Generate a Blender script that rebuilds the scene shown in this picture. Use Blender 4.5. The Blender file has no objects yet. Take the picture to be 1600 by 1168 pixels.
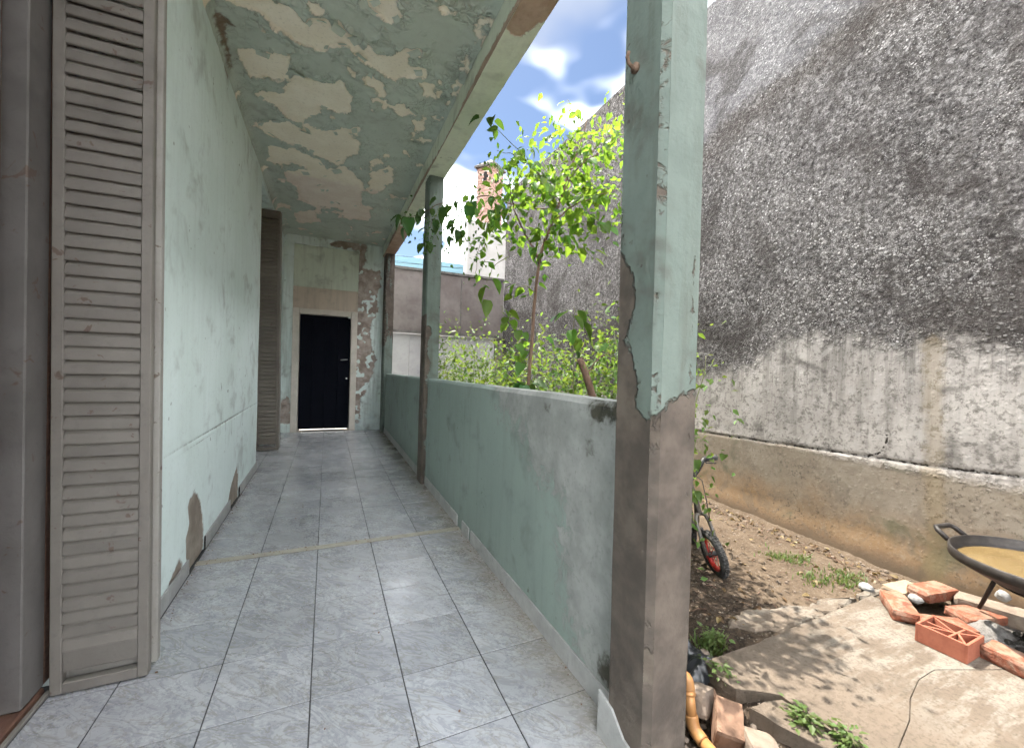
import bpy, math, random
import numpy as np
from mathutils import Vector, Matrix, Euler

S = bpy.context.scene
COL = S.collection
PI = math.pi
rad = math.radians

# ------------------------------------------------------------------ camera
cam_d = bpy.data.cameras.new("camera")
cam = bpy.data.objects.new("camera", cam_d)
COL.objects.link(cam)
S.camera = cam
cam_d.sensor_fit = 'HORIZONTAL'
cam_d.sensor_width = 36.0
cam_d.lens = 643.56 / 1600 * 36.0
cam_d.clip_start = 0.02
cam_d.clip_end = 2000
YAW, PITCH, ROLL, CAMZ = rad(24.177), rad(-1.028), rad(1.920), 1.2405
fw = Vector((math.sin(YAW) * math.cos(PITCH), math.cos(YAW) * math.cos(PITCH), math.sin(PITCH)))
rt = Vector((math.cos(YAW), -math.sin(YAW), 0))
up = rt.cross(fw)
rt, up = rt * math.cos(ROLL) + up * math.sin(ROLL), up * math.cos(ROLL) - rt * math.sin(ROLL)
cam.matrix_world = Matrix(((rt.x, up.x, -fw.x, 0), (rt.y, up.y, -fw.y, 0), (rt.z, up.z, -fw.z, CAMZ), (0, 0, 0, 1)))

# ------------------------------------------------------------------ sun, sky, exposure
SUN_DIR = Vector((-0.075, 0.42, 0.90)).normalized()      # towards the sun
SUN_STRENGTH, SKY_STRENGTH, CLOUD, EXPOSURE = 5.0, 0.05, 4.9, 1.84
sd = bpy.data.lights.new("sun", 'SUN')
sd.energy = SUN_STRENGTH
sd.angle = rad(0.53)
sd.color = (1.0, 0.93, 0.83)
sun = bpy.data.objects.new("sun", sd)
COL.objects.link(sun)
sun.rotation_euler = SUN_DIR.to_track_quat('Z', 'Y').to_euler()
sun.location = (0, 3, 9)

S.view_settings.view_transform = 'Standard'
S.view_settings.look = 'None'
S.view_settings.gamma = 1.0
S.view_settings.exposure = EXPOSURE
S.view_settings.use_curve_mapping = False
S.render.engine = 'CYCLES'
S.cycles.use_denoising = True
S.cycles.max_bounces = 6
S.cycles.diffuse_bounces = 5
S.cycles.glossy_bounces = 2
S.cycles.use_adaptive_sampling = True
S.cycles.adaptive_threshold = 0.05
S.cycles.adaptive_min_samples = 12
S.cycles.transparent_max_bounces = 8
S.cycles.sample_clamp_indirect = 15.0


class G:
    """small helper around a node tree"""
    def __init__(self, nt):
        self.nt = nt

    def n(self, t, props=None, **inp):
        nd = self.nt.nodes.new(t)
        for k, v in (props or {}).items():
            setattr(nd, k, v)
        for k, v in inp.items():
            k = k.replace('_', ' ')
            if k[0] == 'i' and k[1:].isdigit():
                sk = nd.inputs[int(k[1:])]
            else:
                sk = nd.inputs[k]
            self.put(sk, v)
        return nd

    def put(self, sk, v):
        if isinstance(v, bpy.types.NodeSocket):
            self.nt.links.new(v, sk)
        else:
            if sk.type == 'RGBA' and len(v) == 3:
                v = (*v, 1)
            sk.default_value = v

    def noise(self, vec, scale, detail=4, rough=0.6, dist=0.0):
        return self.n('ShaderNodeTexNoise', Vector=vec, Scale=scale, Detail=min(detail, 3.5), Roughness=rough, Distortion=dist).outputs['Fac']

    def math(self, op, a, b=0.0, c=None, clamp=False):
        kw = dict(i0=a, i1=b)
        if c is not None:
            kw['i2'] = c
        return self.n('ShaderNodeMath', dict(operation=op, use_clamp=clamp), **kw).outputs[0]

    def vmath(self, op, a, b=(0, 0, 0)):
        return self.n('ShaderNodeVectorMath', dict(operation=op), i0=a, i1=b).outputs[0]

    def mr(self, v, a, b, c=0.0, d=1.0, smooth=True):
        return self.n('ShaderNodeMapRange', dict(interpolation_type='SMOOTHSTEP' if smooth else 'LINEAR', clamp=True),
                      i0=v, i1=a, i2=b, i3=c, i4=d).outputs[0]

    def mix(self, f, a, b, mode='MIX'):
        nd = self.n('ShaderNodeMix', dict(data_type='RGBA', blend_type=mode))
        self.put(nd.inputs[0], f)
        self.put(nd.inputs[6], a)
        self.put(nd.inputs[7], b)
        return nd.outputs[2]

    def attr(self, name):
        return self.n('ShaderNodeAttribute', dict(attribute_name=name)).outputs['Fac']

    def pos(self):
        return self.n('ShaderNodeNewGeometry').outputs['Position']

    def obj(self):
        return self.n('ShaderNodeTexCoord').outputs['Object']

    def scale(self, v, s):
        return self.n('ShaderNodeMapping', i0=v, Scale=s).outputs[0]

    def sep(self, v):
        return self.n('ShaderNodeSeparateXYZ', i0=v).outputs

    def bump(self, h, strength=0.4, dist=0.01, normal=None):
        nd = self.n('ShaderNodeBump', Strength=strength, Distance=dist, Height=h)
        if normal is not None:
            self.put(nd.inputs['Normal'], normal)
        return nd.outputs[0]

    def rnd(self):
        return self.n('ShaderNodeObjectInfo').outputs['Random']


def new_mat(name):
    m = bpy.data.materials.new(name)
    m.use_nodes = True
    nt = m.node_tree
    b = nt.nodes['Principled BSDF']
    return m, G(nt), b


# world: Nishita daylight with broken white cloud
W = bpy.data.worlds.new("World")
S.world = W
W.use_nodes = True
W.cycles.sampling_method = 'MANUAL'
W.cycles.sample_map_resolution = 512
wn = W.node_tree
for nd in list(wn.nodes):
    wn.nodes.remove(nd)
g = G(wn)
sky = g.n('ShaderNodeTexSky', dict(sky_type='NISHITA', sun_disc=False))
sky.sun_elevation = math.asin(SUN_DIR.z)
sky.sun_rotation = math.atan2(SUN_DIR.x, SUN_DIR.y)
sky.air_density = 1.0
sky.dust_density = 0.6
sky.ozone_density = 2.2
bg_sky = g.n('ShaderNodeBackground', Color=sky.outputs[0], Strength=SKY_STRENGTH)
d = g.n('ShaderNodeTexCoord').outputs['Generated']
sx, sy, sz = g.sep(d)
den = g.math('ADD', g.math('MAXIMUM', sz, 0.0), 0.22)
pv = g.n('ShaderNodeCombineXYZ', i0=g.math('DIVIDE', sx, den), i1=g.math('DIVIDE', sy, den), i2=0.0).outputs[0]
pv = g.vmath('ADD', pv, (-5.11, 5.27, 0.0))
n1 = g.noise(pv, 1.5, 5, 0.55)
cov = g.mr(n1, 0.43, 0.57)
n2 = g.noise(g.vmath('ADD', pv, (0.35, 3.1, 2.0)), 1.9, 3, 0.55)
ccol = g.mix(g.mr(n2, 0.42, 0.56), (0.050, 0.053, 0.058), (1.0, 1.0, 1.0))
bg_c = g.n('ShaderNodeBackground', Color=ccol, Strength=CLOUD)
mx = g.n('ShaderNodeMixShader', i0=g.math('MULTIPLY', cov, g.mr(sz, -0.02, 0.02, 0.0, 0.97)), i1=bg_sky.outputs[0], i2=bg_c.outputs[0])
g.n('ShaderNodeOutputWorld', Surface=mx.outputs[0])

# ------------------------------------------------------------------ numpy noise and outlines
_r = np.random.RandomState(7)
_T = _r.rand(256, 256)


def vnoise(x, y):
    xi = np.floor(x).astype(int); yi = np.floor(y).astype(int)
    fx = x - xi; fy = y - yi
    fx = fx * fx * (3 - 2 * fx); fy = fy * fy * (3 - 2 * fy)
    a = _T[xi % 256, yi % 256]; b = _T[(xi + 1) % 256, yi % 256]
    c = _T[xi % 256, (yi + 1) % 256]; e = _T[(xi + 1) % 256, (yi + 1) % 256]
    return (a * (1 - fx) + b * fx) * (1 - fy) + (c * (1 - fx) + e * fx) * fy


def fbm(x, y, o=4, gain=0.5):
    s = 0; a = 1; t = 0
    x = np.asarray(x, float); y = np.asarray(y, float)
    for i in range(o):
        s = s + a * vnoise(x + 17.3 * i, y + 9.1 * i); t += a
        a *= gain; x = x * 2.03; y = y * 2.03
    return s / t


def sdf(px, py, poly):
    """signed distance to a polygon, negative inside"""
    px = np.asarray(px, float); py = np.asarray(py, float)
    d2 = np.full(px.shape, 1e9); ins = np.zeros(px.shape, bool)
    n = len(poly)
    for i in range(n):
        ax, ay = poly[i]; bx, by = poly[(i + 1) % n]
        ex, ey = bx - ax, by - ay
        t = np.clip(((px - ax) * ex + (py - ay) * ey) / (ex * ex + ey * ey + 1e-12), 0, 1)
        d2 = np.minimum(d2, (px - ax - t * ex) ** 2 + (py - ay - t * ey) ** 2)
        if ay != by:
            c = ((ay > py) != (by > py)) & (px < (bx - ax) * (py - ay) / (by - ay) + ax)
            ins ^= c
    dd = np.sqrt(d2)
    return np.where(ins, -dd, dd)


def dist_line(px, py, pts):
    d2 = np.full(np.shape(px), 1e9)
    for (ax, ay), (bx, by) in zip(pts[:-1], pts[1:]):
        ex, ey = bx - ax, by - ay
        t = np.clip(((px - ax) * ex + (py - ay) * ey) / (ex * ex + ey * ey + 1e-12), 0, 1)
        d2 = np.minimum(d2, (px - ax - t * ex) ** 2 + (py - ay - t * ey) ** 2)
    return np.sqrt(d2)


# ------------------------------------------------------------------ mesh builder
class MB:
    def __init__(self):
        self.v = []; self.f = []; self.n = 0; self.nrm = []; self.at = {}

    def add(self, verts, faces, nrm=None):
        verts = np.asarray(verts, float).reshape(-1, 3)
        self.v.append(verts)
        if nrm is None:
            nrm = (0, 0, 0)
        self.nrm.append(np.broadcast_to(np.asarray(nrm, float), verts.shape))
        b = self.n
        self.f.extend([tuple(int(i) + b for i in q) for q in faces])
        self.n += len(verts)
        return self

    def grid(self, O, U, V, nu, nv, nrm, disp=None):
        O, U, V, nrm = (np.asarray(a, float) for a in (O, U, V, nrm))
        a, b = np.meshgrid(np.linspace(0, 1, nu + 1), np.linspace(0, 1, nv + 1), indexing='ij')
        P = O + a[..., None] * U + b[..., None] * V
        P = P.reshape(-1, 3)
        if disp is not None:
            P = P + disp(P)[:, None] * nrm
        i = np.arange(nu)[:, None] * (nv + 1) + np.arange(nv)[None, :]
        i = i.ravel()
        q = np.stack([i, i + nv + 1, i + nv + 2, i + 1], 1)
        if np.dot(np.cross(U, V), nrm) < 0:
            q = q[:, ::-1]
        return self.add(P, q.tolist(), nrm)

    def box(self, lo, hi, du=None, disp=None, skip=''):
        """axis aligned box; du = grid spacing"""
        lo = np.array(lo, float); hi = np.array(hi, float); s = hi - lo
        for ax in range(3):
            a, b = (ax + 1) % 3, (ax + 2) % 3
            U = np.zeros(3); V = np.zeros(3); U[a] = s[a]; V[b] = s[b]
            nu = max(1, int(s[a] / du)) if du else 1
            nv = max(1, int(s[b] / du)) if du else 1
            for sg in (-1, 1):
                if ('-+'[sg > 0] + 'xyz'[ax]) in skip.split():
                    continue
                O = lo.copy()
                if sg > 0:
                    O[ax] = hi[ax]
                N = np.zeros(3); N[ax] = sg
                self.grid(O, U, V, nu, nv, N, disp)
        return self

    def obox(self, size, M, bev=0.0):
        """bevelled box of given size, centred, placed by matrix M"""
        x, y, z = (k / 2 for k in size)
        b = bev
        if b <= 0:
            pts = [(-x, -y, -z), (x, -y, -z), (x, y, -z), (-x, y, -z), (-x, -y, z), (x, -y, z), (x, y, z), (-x, y, z)]
            fs = [(0, 3, 2, 1), (4, 5, 6, 7), (0, 1, 5, 4), (1, 2, 6, 5), (2, 3, 7, 6), (3, 0, 4, 7)]
        else:
            pts = []
            for dz, ins in ((-z, b), (-z + b, 0), (z - b, 0), (z, b)):
                X, Y = x - ins, y - ins
                c = b if ins == 0 else b * 0.6
                pts += [(-X + c, -Y, dz), (X - c, -Y, dz), (X, -Y + c, dz), (X, Y - c, dz), (X - c, Y, dz), (-X + c, Y, dz), (-X, Y - c, dz), (-X, -Y + c, dz)]
            fs = [tuple(range(7, -1, -1)), tuple(range(24, 32))]
            for l in range(3):
                for k in range(8):
                    fs.append((l * 8 + k, l * 8 + (k + 1) % 8, l * 8 + 8 + (k + 1) % 8, l * 8 + 8 + k))
        M = Matrix(M)
        return self.add([tuple(M @ Vector(p)) for p in pts], fs)

    def tube(self, pts, r, sides=6, cap=True):
        pts = [Vector(p) for p in pts]
        n = len(pts)
        rs = r if isinstance(r, (list, tuple)) else [r] * n
        out = []; fs = []
        ref = None
        for i, p in enumerate(pts):
            t = (pts[min(i + 1, n - 1)] - pts[max(i - 1, 0)]).normalized()
            if ref is None:
                ref = t.orthogonal().normalized()
            ref = (ref - t * ref.dot(t))
            ref = ref.normalized() if ref.length > 1e-6 else t.orthogonal().normalized()
            bn = t.cross(ref)
            for k in range(sides):
                a = 2 * PI * k / sides
                out.append(p + (ref * math.cos(a) + bn * math.sin(a)) * rs[i])
        for i in range(n - 1):
            for k in range(sides):
                k2 = (k + 1) % sides
                fs.append((i * sides + k, i * sides + k2, (i + 1) * sides + k2, (i + 1) * sides + k))
        if cap:
            fs.append(tuple(range(sides - 1, -1, -1)))
            fs.append(tuple(range((n - 1) * sides, n * sides)))
        return self.add([tuple(p) for p in out], fs)

    def lathe(self, prof, n=48, M=None, closed=False):
        out = []; fs = []
        M = M or Matrix.Identity(4)
        m = len(prof)
        for k in range(n):
            a = 2 * PI * k / n
            for rr, z in prof:
                out.append(tuple(M @ Vector((rr * math.cos(a), rr * math.sin(a), z))))
        for k in range(n):
            k2 = (k + 1) % n
            for j in range(m if closed else m - 1):
                j2 = (j + 1) % m
                fs.append((k * m + j, k2 * m + j, k2 * m + j2, k * m + j2))
        return self.add(out, fs)

    def prism(self, poly, z0, z1):
        n = len(poly)
        v = [(x, y, z0) for x, y in poly] + [(x, y, z1) for x, y in poly]
        ar = sum(poly[i][0] * poly[(i + 1) % n][1] - poly[(i + 1) % n][0] * poly[i][1] for i in range(n))
        fs = [tuple(range(n - 1, -1, -1)), tuple(range(n, 2 * n))] + [(i, (i + 1) % n, n + (i + 1) % n, n + i) for i in range(n)]
        if ar < 0:
            fs = [q[::-1] for q in fs]
        return self.add(v, fs)

    def mesh(self, name, mat=None, attrs=None, smooth=False, origin=(0, 0, 0), post=None):
        P = np.concatenate(self.v); N = np.concatenate(self.nrm)
        me = bpy.data.meshes.new(name)
        A = {k: np.asarray(f(P, N), float) for k, f in (attrs or {}).items()}
        if post is not None:
            P = post(P)
        me.from_pydata((P - np.array(origin)).tolist(), [], self.f)
        for k, val in A.items():
            at = me.attributes.new(k, 'FLOAT', 'POINT')
            at.data.foreach_set('value', np.ascontiguousarray(val, dtype=np.float32))
        if smooth:
            me.polygons.foreach_set('use_smooth', [True] * len(me.polygons))
        if mat:
            me.materials.append(mat)
        me.update()
        return me

    def build(self, name, mat=None, parent=None, origin=None, attrs=None, smooth=False, post=None):
        """one mesh object. World coordinates in; origin = where its pivot lies"""
        o3 = Vector(origin) if origin is not None else (Vector(parent.location) if parent else Vector((0, 0, 0)))
        me = self.mesh(name, mat, attrs, smooth, tuple(o3), post)
        o = bpy.data.objects.new(name, me)
        COL.objects.link(o)
        if parent:
            o.parent = parent
            o.location = o3 - Vector(parent.location)
        else:
            o.location = o3
        return o

    def local(self, name, mat, parent, smooth=False, attrs=None):
        """mesh already in the parent's own coordinates"""
        me = self.mesh(name, mat, attrs, smooth)
        o = bpy.data.objects.new(name, me)
        COL.objects.link(o)
        o.parent = parent
        return o


def tag(o, label=None, cat=None, group=None, kind=None):
    for k, v in (('label', label), ('category', cat), ('group', group), ('kind', kind)):
        if v:
            o[k] = v
    return o


def empty(name, loc, rot=(0, 0, 0)):
    o = bpy.data.objects.new(name, None)
    COL.objects.link(o)
    o.location = loc
    o.rotation_euler = rot
    o.empty_display_size = 0.1
    return o


def inst(me, name, parent, loc, rot=(0, 0, 0), sc=(1, 1, 1)):
    o = bpy.data.objects.new(name, me)
    COL.objects.link(o)
    o.parent = parent
    o.location = loc
    o.rotation_euler = rot
    o.scale = sc
    return o


def T(x, y, z, rx=0, ry=0, rz=0):
    return Matrix.Translation((x, y, z)) @ Euler((rx, ry, rz)).to_matrix().to_4x4()


# ------------------------------------------------------------------ materials
def painted(name, c1, c2, layers=(), rough=0.75, streak=0.35, dirt=(0.16, 0.15, 0.13), dirt_amt=0.25, bump=0.25, big=1.3, spots=0.5, flake=False):
    """old wall paint; each layer: (attribute, colour a, colour b, noise amplitude, edge width, relief, noise scale)"""
    m, g, b = new_mat(name)
    p = g.pos()
    col = g.mix(g.mr(g.noise(p, big, 5, 0.6), 0.3, 0.7), c1, c2)
    st = g.noise(g.scale(p, (9, 9, 0.7)), 1.6, 5, 0.6)
    col = g.mix(g.math('MULTIPLY', g.mr(st, 0.45, 0.75), streak), col, dirt)
    fine = g.noise(p, 38, 5, 0.7)
    col = g.mix(g.math('MULTIPLY', g.mr(fine, 0.5, 0.8), 0.22), col, tuple(k * 0.55 for k in c1))
    blot = g.noise(p, 3.3, 7, 0.68, 0.4)
    col = g.mix(g.math('MULTIPLY', g.mr(blot, 0.52, 0.72), dirt_amt), col, dirt)
    speck = g.noise(p, 21, 3, 0.5)
    col = g.mix(g.math('MULTIPLY', g.mr(speck, 0.70, 0.76), spots), col, (0.07, 0.065, 0.055))
    h = g.math('ADD', g.math('MULTIPLY', fine, 0.35), g.math('MULTIPLY', g.noise(p, 9, 4, 0.6), 0.9))
    for (at, ca, cb, amp, w, rel, ns) in layers:
        a = g.attr(at)
        nn = g.math('ADD', g.math('MULTIPLY', g.math('SUBTRACT', g.noise(p, ns, 6, 0.65, 0.5), 0.5), amp), a)
        mk = g.mr(nn, w, -w)
        lc = g.mix(g.mr(g.noise(p, 6.5, 6, 0.65), 0.32, 0.68), ca, cb)
        lc = g.mix(g.math('MULTIPLY', g.mr(g.noise(p, 46, 4, 0.7), 0.52, 0.75), 0.35), lc, tuple(k * 0.45 for k in cb))
        col = g.mix(mk, col, lc)
        # dark rim where the paint film breaks
        rim = g.math('MULTIPLY', g.mr(g.math('ABSOLUTE', nn), w * 1.8, 0.0), 0.12 if rel > 0 else 0.0)
        col = g.mix(rim, col, (0.10, 0.09, 0.075))
        h = g.math('SUBTRACT', h, g.math('MULTIPLY', mk, rel))
    if flake:
        # crazed, lifting film around the bare patches
        a = g.attr('peel')
        pd = g.vmath('ADD', p, g.vmath('MULTIPLY', g.n('ShaderNodeTexNoise', Vector=p, Scale=14.0, Detail=2.0).outputs['Color'], (0.09, 0.09, 0.09)))
        ve = g.n('ShaderNodeTexVoronoi', dict(feature='DISTANCE_TO_EDGE'), Vector=pd, Scale=17.0).outputs['Distance']
        near = g.math('MULTIPLY', g.mr(a, 0.13, 0.01), g.mr(a, -0.006, 0.004))
        near = g.math('MULTIPLY', near, g.mr(g.noise(p, 6, 2, 0.6), 0.42, 0.56))
        ln = g.math('MULTIPLY', g.mr(ve, 0.055, 0.01), near)
        col = g.mix(g.math('MULTIPLY', ln, 0.42), col, (0.16, 0.15, 0.125))
        h = g.math('ADD', h, g.math('MULTIPLY', g.math('MULTIPLY', near, g.mr(ve, 0.0, 0.3)), 2.5))
    g.put(b.inputs['Base Color'], col)
    b.inputs['Roughness'].default_value = rough
    b.inputs['Specular IOR Level'].default_value = 0.3
    g.put(b.inputs['Normal'], g.bump(h, bump, 0.008))
    return m


CREAM_A, CREAM_B = (0.96, 0.90, 0.79), (0.90, 0.83, 0.71)
BARE_A, BARE_B = (0.24, 0.20, 0.165), (0.36, 0.31, 0.26)
M_ceiling = painted("ceiling_paint", (0.585, 0.655, 0.60), (0.51, 0.575, 0.525),
                    [('peel', CREAM_A, CREAM_B, 0.05, 0.006, 1.5, 22), ('pink', (0.88, 0.80, 0.73), (0.81, 0.71, 0.64), 0.12, 0.03, 0.0, 9),
                     ('gash', (0.15, 0.11, 0.08), (0.24, 0.18, 0.13), 0.05, 0.01, 1.0, 18)],
                    streak=0.05, dirt_amt=0.35, bump=0.55, spots=0.7, flake=True)
M_wall = painted("house_wall_paint", (0.79, 0.895, 0.885), (0.73, 0.84, 0.815),
                 [('damp', BARE_A, BARE_B, 0.06, 0.010, 1.0, 16), ('scar', (0.20, 0.21, 0.20), (0.34, 0.36, 0.34), 0.012, 0.004, 0.6, 30)],
                 streak=0.07, dirt_amt=0.34, spots=0.6, bump=0.4)
M_end = painted("end_wall_paint", (0.74, 0.83, 0.81), (0.62, 0.70, 0.66),
                [('bare', (0.25, 0.195, 0.165), (0.47, 0.40, 0.355), 0.16, 0.012, 1.4, 10), ('damp', (0.42, 0.50, 0.54), (0.12, 0.11, 0.10), 0.3, 0.12, 0.0, 7)],
                streak=0.4, dirt_amt=0.55, bump=0.5, spots=0.9)
M_panel_green = painted("recess_paint", (0.66, 0.71, 0.60), (0.58, 0.63, 0.53), streak=0.25, dirt_amt=0.4)
M_panel_tan = painted("transom_paint", (0.62, 0.52, 0.43), (0.54, 0.45, 0.37), streak=0.2, dirt_amt=0.3)
M_beam = painted("beam_paint", (0.76, 0.80, 0.68), (0.66, 0.70, 0.59),
                 [('bare', (0.40, 0.28, 0.21), (0.50, 0.37, 0.29), 0.07, 0.008, 1.5, 16)], streak=0.15, dirt_amt=0.45, bump=0.5)
M_pillar = painted("pillar_paint", (0.158, 0.195, 0.172), (0.122, 0.152, 0.134),
                   [('bare', (0.06682, 0.05473, 0.04582), (0.1273, 0.1037, 0.08466), 0.075, 0.006, 1.4, 24), ('chip', (0.08273, 0.06364, 0.05091), (0.1527, 0.1273, 0.1018), 0.06, 0.005, 1.0, 30)],
                   streak=0.45, dirt_amt=0.75, bump=0.9, spots=0.95, big=3.2, dirt=(0.075, 0.068, 0.055))
M_parapet = painted("parapet_paint", (0.262, 0.322, 0.292), (0.232, 0.287, 0.26),
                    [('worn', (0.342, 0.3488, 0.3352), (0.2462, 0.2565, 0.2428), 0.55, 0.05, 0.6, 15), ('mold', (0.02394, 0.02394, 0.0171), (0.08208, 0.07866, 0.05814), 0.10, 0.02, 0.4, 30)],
                    streak=0.14, dirt_amt=0.45, bump=0.5, spots=0.9, dirt=(0.12, 0.12, 0.105))


def simple(name, c1, c2, sc=12, rough=0.7, bump=0.3, dist=0.004, metal=0.0, spec=0.4, obj=True, detail=6, rnd=0.0, stretch=(1, 1, 1)):
    m, g, b = new_mat(name)
    p = g.obj() if obj else g.pos()
    if rnd:
        p = g.vmath('ADD', p, g.n('ShaderNodeCombineXYZ', i0=g.math('MULTIPLY', g.rnd(), 31.0), i1=g.math('MULTIPLY', g.rnd(), 17.0), i2=0.0).outputs[0])
    ps = g.scale(p, stretch)
    n = g.noise(ps, sc, detail, 0.65)
    col = g.mix(g.mr(n, 0.3, 0.7), c1, c2)
    f = g.noise(ps, sc * 5, 4, 0.7)
    col = g.mix(g.math('MULTIPLY', g.mr(f, 0.5, 0.75), 0.3), col, tuple(k * 0.5 for k in c1))
    if rnd:
        k = g.math('ADD', 1.0 - rnd / 2, g.math('MULTIPLY', g.rnd(), rnd))
        hs = g.n('ShaderNodeHueSaturation', Color=col, Value=k)
        col = hs.outputs[0]
    g.put(b.inputs['Base Color'], col)
    b.inputs['Roughness'].default_value = rough
    b.inputs['Metallic'].default_value = metal
    b.inputs['Specular IOR Level'].default_value = spec
    g.put(b.inputs['Normal'], g.bump(g.math('ADD', n, g.math('MULTIPLY', f, 0.5)), bump, dist))
    return m


def tile_material():
    m, g, b = new_mat("marbled_ceramic")
    p = g.obj()
    r = g.rnd()
    off = g.n('ShaderNodeCombineXYZ', i0=g.math('MULTIPLY', r, 37.0), i1=g.math('MULTIPLY', r, 91.0), i2=0.0).outputs[0]
    q = g.vmath('ADD', g.scale(g.n('ShaderNodeVectorRotate', dict(rotation_type='Z_AXIS'), Vector=p, Angle=0.75).outputs[0], (1.0, 2.6, 1)), off)
    w = g.noise(q, 4.4, 8, 0.68, 1.4)
    vein = g.mr(g.math('ABSOLUTE', g.math('SUBTRACT', w, 0.5)), 0.075, 0.0)
    cloud = g.noise(q, 3.0, 5, 0.6, 0.5)
    col = g.mix(g.mr(cloud, 0.3, 0.7), (0.3394, 0.3483, 0.373), (0.4028, 0.4117, 0.4311))
    col = g.mix(g.math('MULTIPLY', vein, 0.5), col, (0.1998, 0.2098, 0.2298))
    w2 = g.noise(g.vmath('ADD', q, (5, 9, 0)), 3.4, 7, 0.6, 2.0)
    v2 = g.mr(g.math('ABSOLUTE', g.math('SUBTRACT', w2, 0.52)), 0.035, 0.0)
    col = g.mix(g.math('MULTIPLY', v2, 0.5), col, (0.2264, 0.2164, 0.1798))
    wp = g.pos()
    dirt = g.noise(wp, 2.1, 7, 0.7)
    fd = g.noise(wp, 60, 5, 0.75)
    dm = g.math('MULTIPLY', g.mr(dirt, 0.45, 0.75), g.mr(fd, 0.40, 0.70))
    col = g.mix(g.math('MULTIPLY', dm, 0.25), col, (0.27, 0.25, 0.22))
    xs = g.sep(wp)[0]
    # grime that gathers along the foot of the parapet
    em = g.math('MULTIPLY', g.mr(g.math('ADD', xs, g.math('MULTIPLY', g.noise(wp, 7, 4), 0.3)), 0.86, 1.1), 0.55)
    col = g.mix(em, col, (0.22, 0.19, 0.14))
    hs = g.n('ShaderNodeHueSaturation', Color=col, Value=g.math('ADD', 0.93, g.math('MULTIPLY', r, 0.20)))
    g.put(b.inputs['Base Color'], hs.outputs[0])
    g.put(b.inputs['Roughness'], g.mr(g.math('ADD', g.math('MULTIPLY', dirt, 0.6), g.math('MULTIPLY', fd, 0.4)), 0.35, 0.7, 0.15, 0.42))
    b.inputs['Specular IOR Level'].default_value = 0.5
    g.put(b.inputs['Normal'], g.bump(g.math('ADD', g.math('MULTIPLY', w, 1.0), g.math('MULTIPLY', fd, 0.25)), 0.12, 0.003))
    return m


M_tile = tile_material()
M_grout = simple("grout", (0.045, 0.045, 0.048), (0.08, 0.08, 0.082), 20, 0.9)
M_joint = simple("joint_mortar", (0.30, 0.28, 0.23), (0.38, 0.36, 0.30), 18, 0.9, obj=False)
M_skirt = simple("skirting_ceramic", (0.315, 0.315, 0.3075), (0.405, 0.405, 0.3975), 9, 0.5, 0.1, rnd=0.15)


def shutter_material(name, c1, c2):
    m, g, b = new_mat(name)
    p = g.pos()
    col = g.mix(g.mr(g.noise(p, 4, 6, 0.65), 0.3, 0.7), c1, c2)
    gr = g.noise(p, 40, 5, 0.7)
    col = g.n('ShaderNodeHueSaturation', Color=col, Value=g.math('ADD', 0.88, g.math('MULTIPLY', g.rnd(), 0.2))).outputs[0]
    col = g.mix(g.math('MULTIPLY', g.mr(gr, 0.5, 0.8), 0.35), col, tuple(k * 0.5 for k in c1))
    ds = g.noise(p, 2.3, 3, 0.7, 0.5)
    col = g.mix(g.math('MULTIPLY', g.mr(ds, 0.5, 0.68), 0.4), col, tuple(k * 0.55 for k in c2))
    ch = g.noise(p, 14, 6, 0.75, 0.6)
    col = g.mix(g.math('MULTIPLY', g.mr(ch, 0.63, 0.68), 0.8), col, (0.10, 0.065, 0.045))
    nz = g.sep(g.n('ShaderNodeNewGeometry').outputs['Normal'])[2]
    # dust that lies on upward faces
    col = g.mix(g.math('MULTIPLY', g.mr(nz, 0.2, 0.9), 0.4), col, (0.30, 0.28, 0.24))
    g.put(b.inputs['Base Color'], col)
    b.inputs['Roughness'].default_value = 0.6
    g.put(b.inputs['Normal'], g.bump(g.math('ADD', gr, g.math('MULTIPLY', ch, 1.2)), 0.3, 0.003))
    return m


M_shutter = shutter_material("shutter_paint", (0.185, 0.1697, 0.1501), (0.1536, 0.1396, 0.1229))
M_shutter_edge = shutter_material("worn_shutter_paint", (0.2793, 0.2689, 0.2444), (0.2305, 0.213, 0.192))
M_shutter_dark = shutter_material("brown_shutter_paint", (0.1676, 0.1432, 0.1187), (0.1327, 0.1117, 0.09078))
M_woodframe = shutter_material("frame_paint", (0.1536, 0.1432, 0.1362), (0.1187, 0.1104, 0.1034))
M_threshold = simple("threshold_wood", (0.09, 0.045, 0.032), (0.14, 0.075, 0.05), 10, 0.6, 0.4, stretch=(8, 1, 8))
M_doorframe = simple("door_frame_paint", (0.66, 0.60, 0.53), (0.57, 0.52, 0.45), 6, 0.6, 0.3, obj=False)
M_blackdoor = simple("black_door_paint", (0.004, 0.005, 0.009), (0.006, 0.007, 0.012), 5, 0.65, 0.1, spec=0.05)
M_steel = simple("bright_metal", (0.55, 0.55, 0.55), (0.7, 0.7, 0.7), 20, 0.35, 0.1, metal=0.9)
M_rust = simple("rusty_metal", (0.12, 0.075, 0.05), (0.22, 0.15, 0.11), 30, 0.8, 0.4, metal=0.3)


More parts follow.
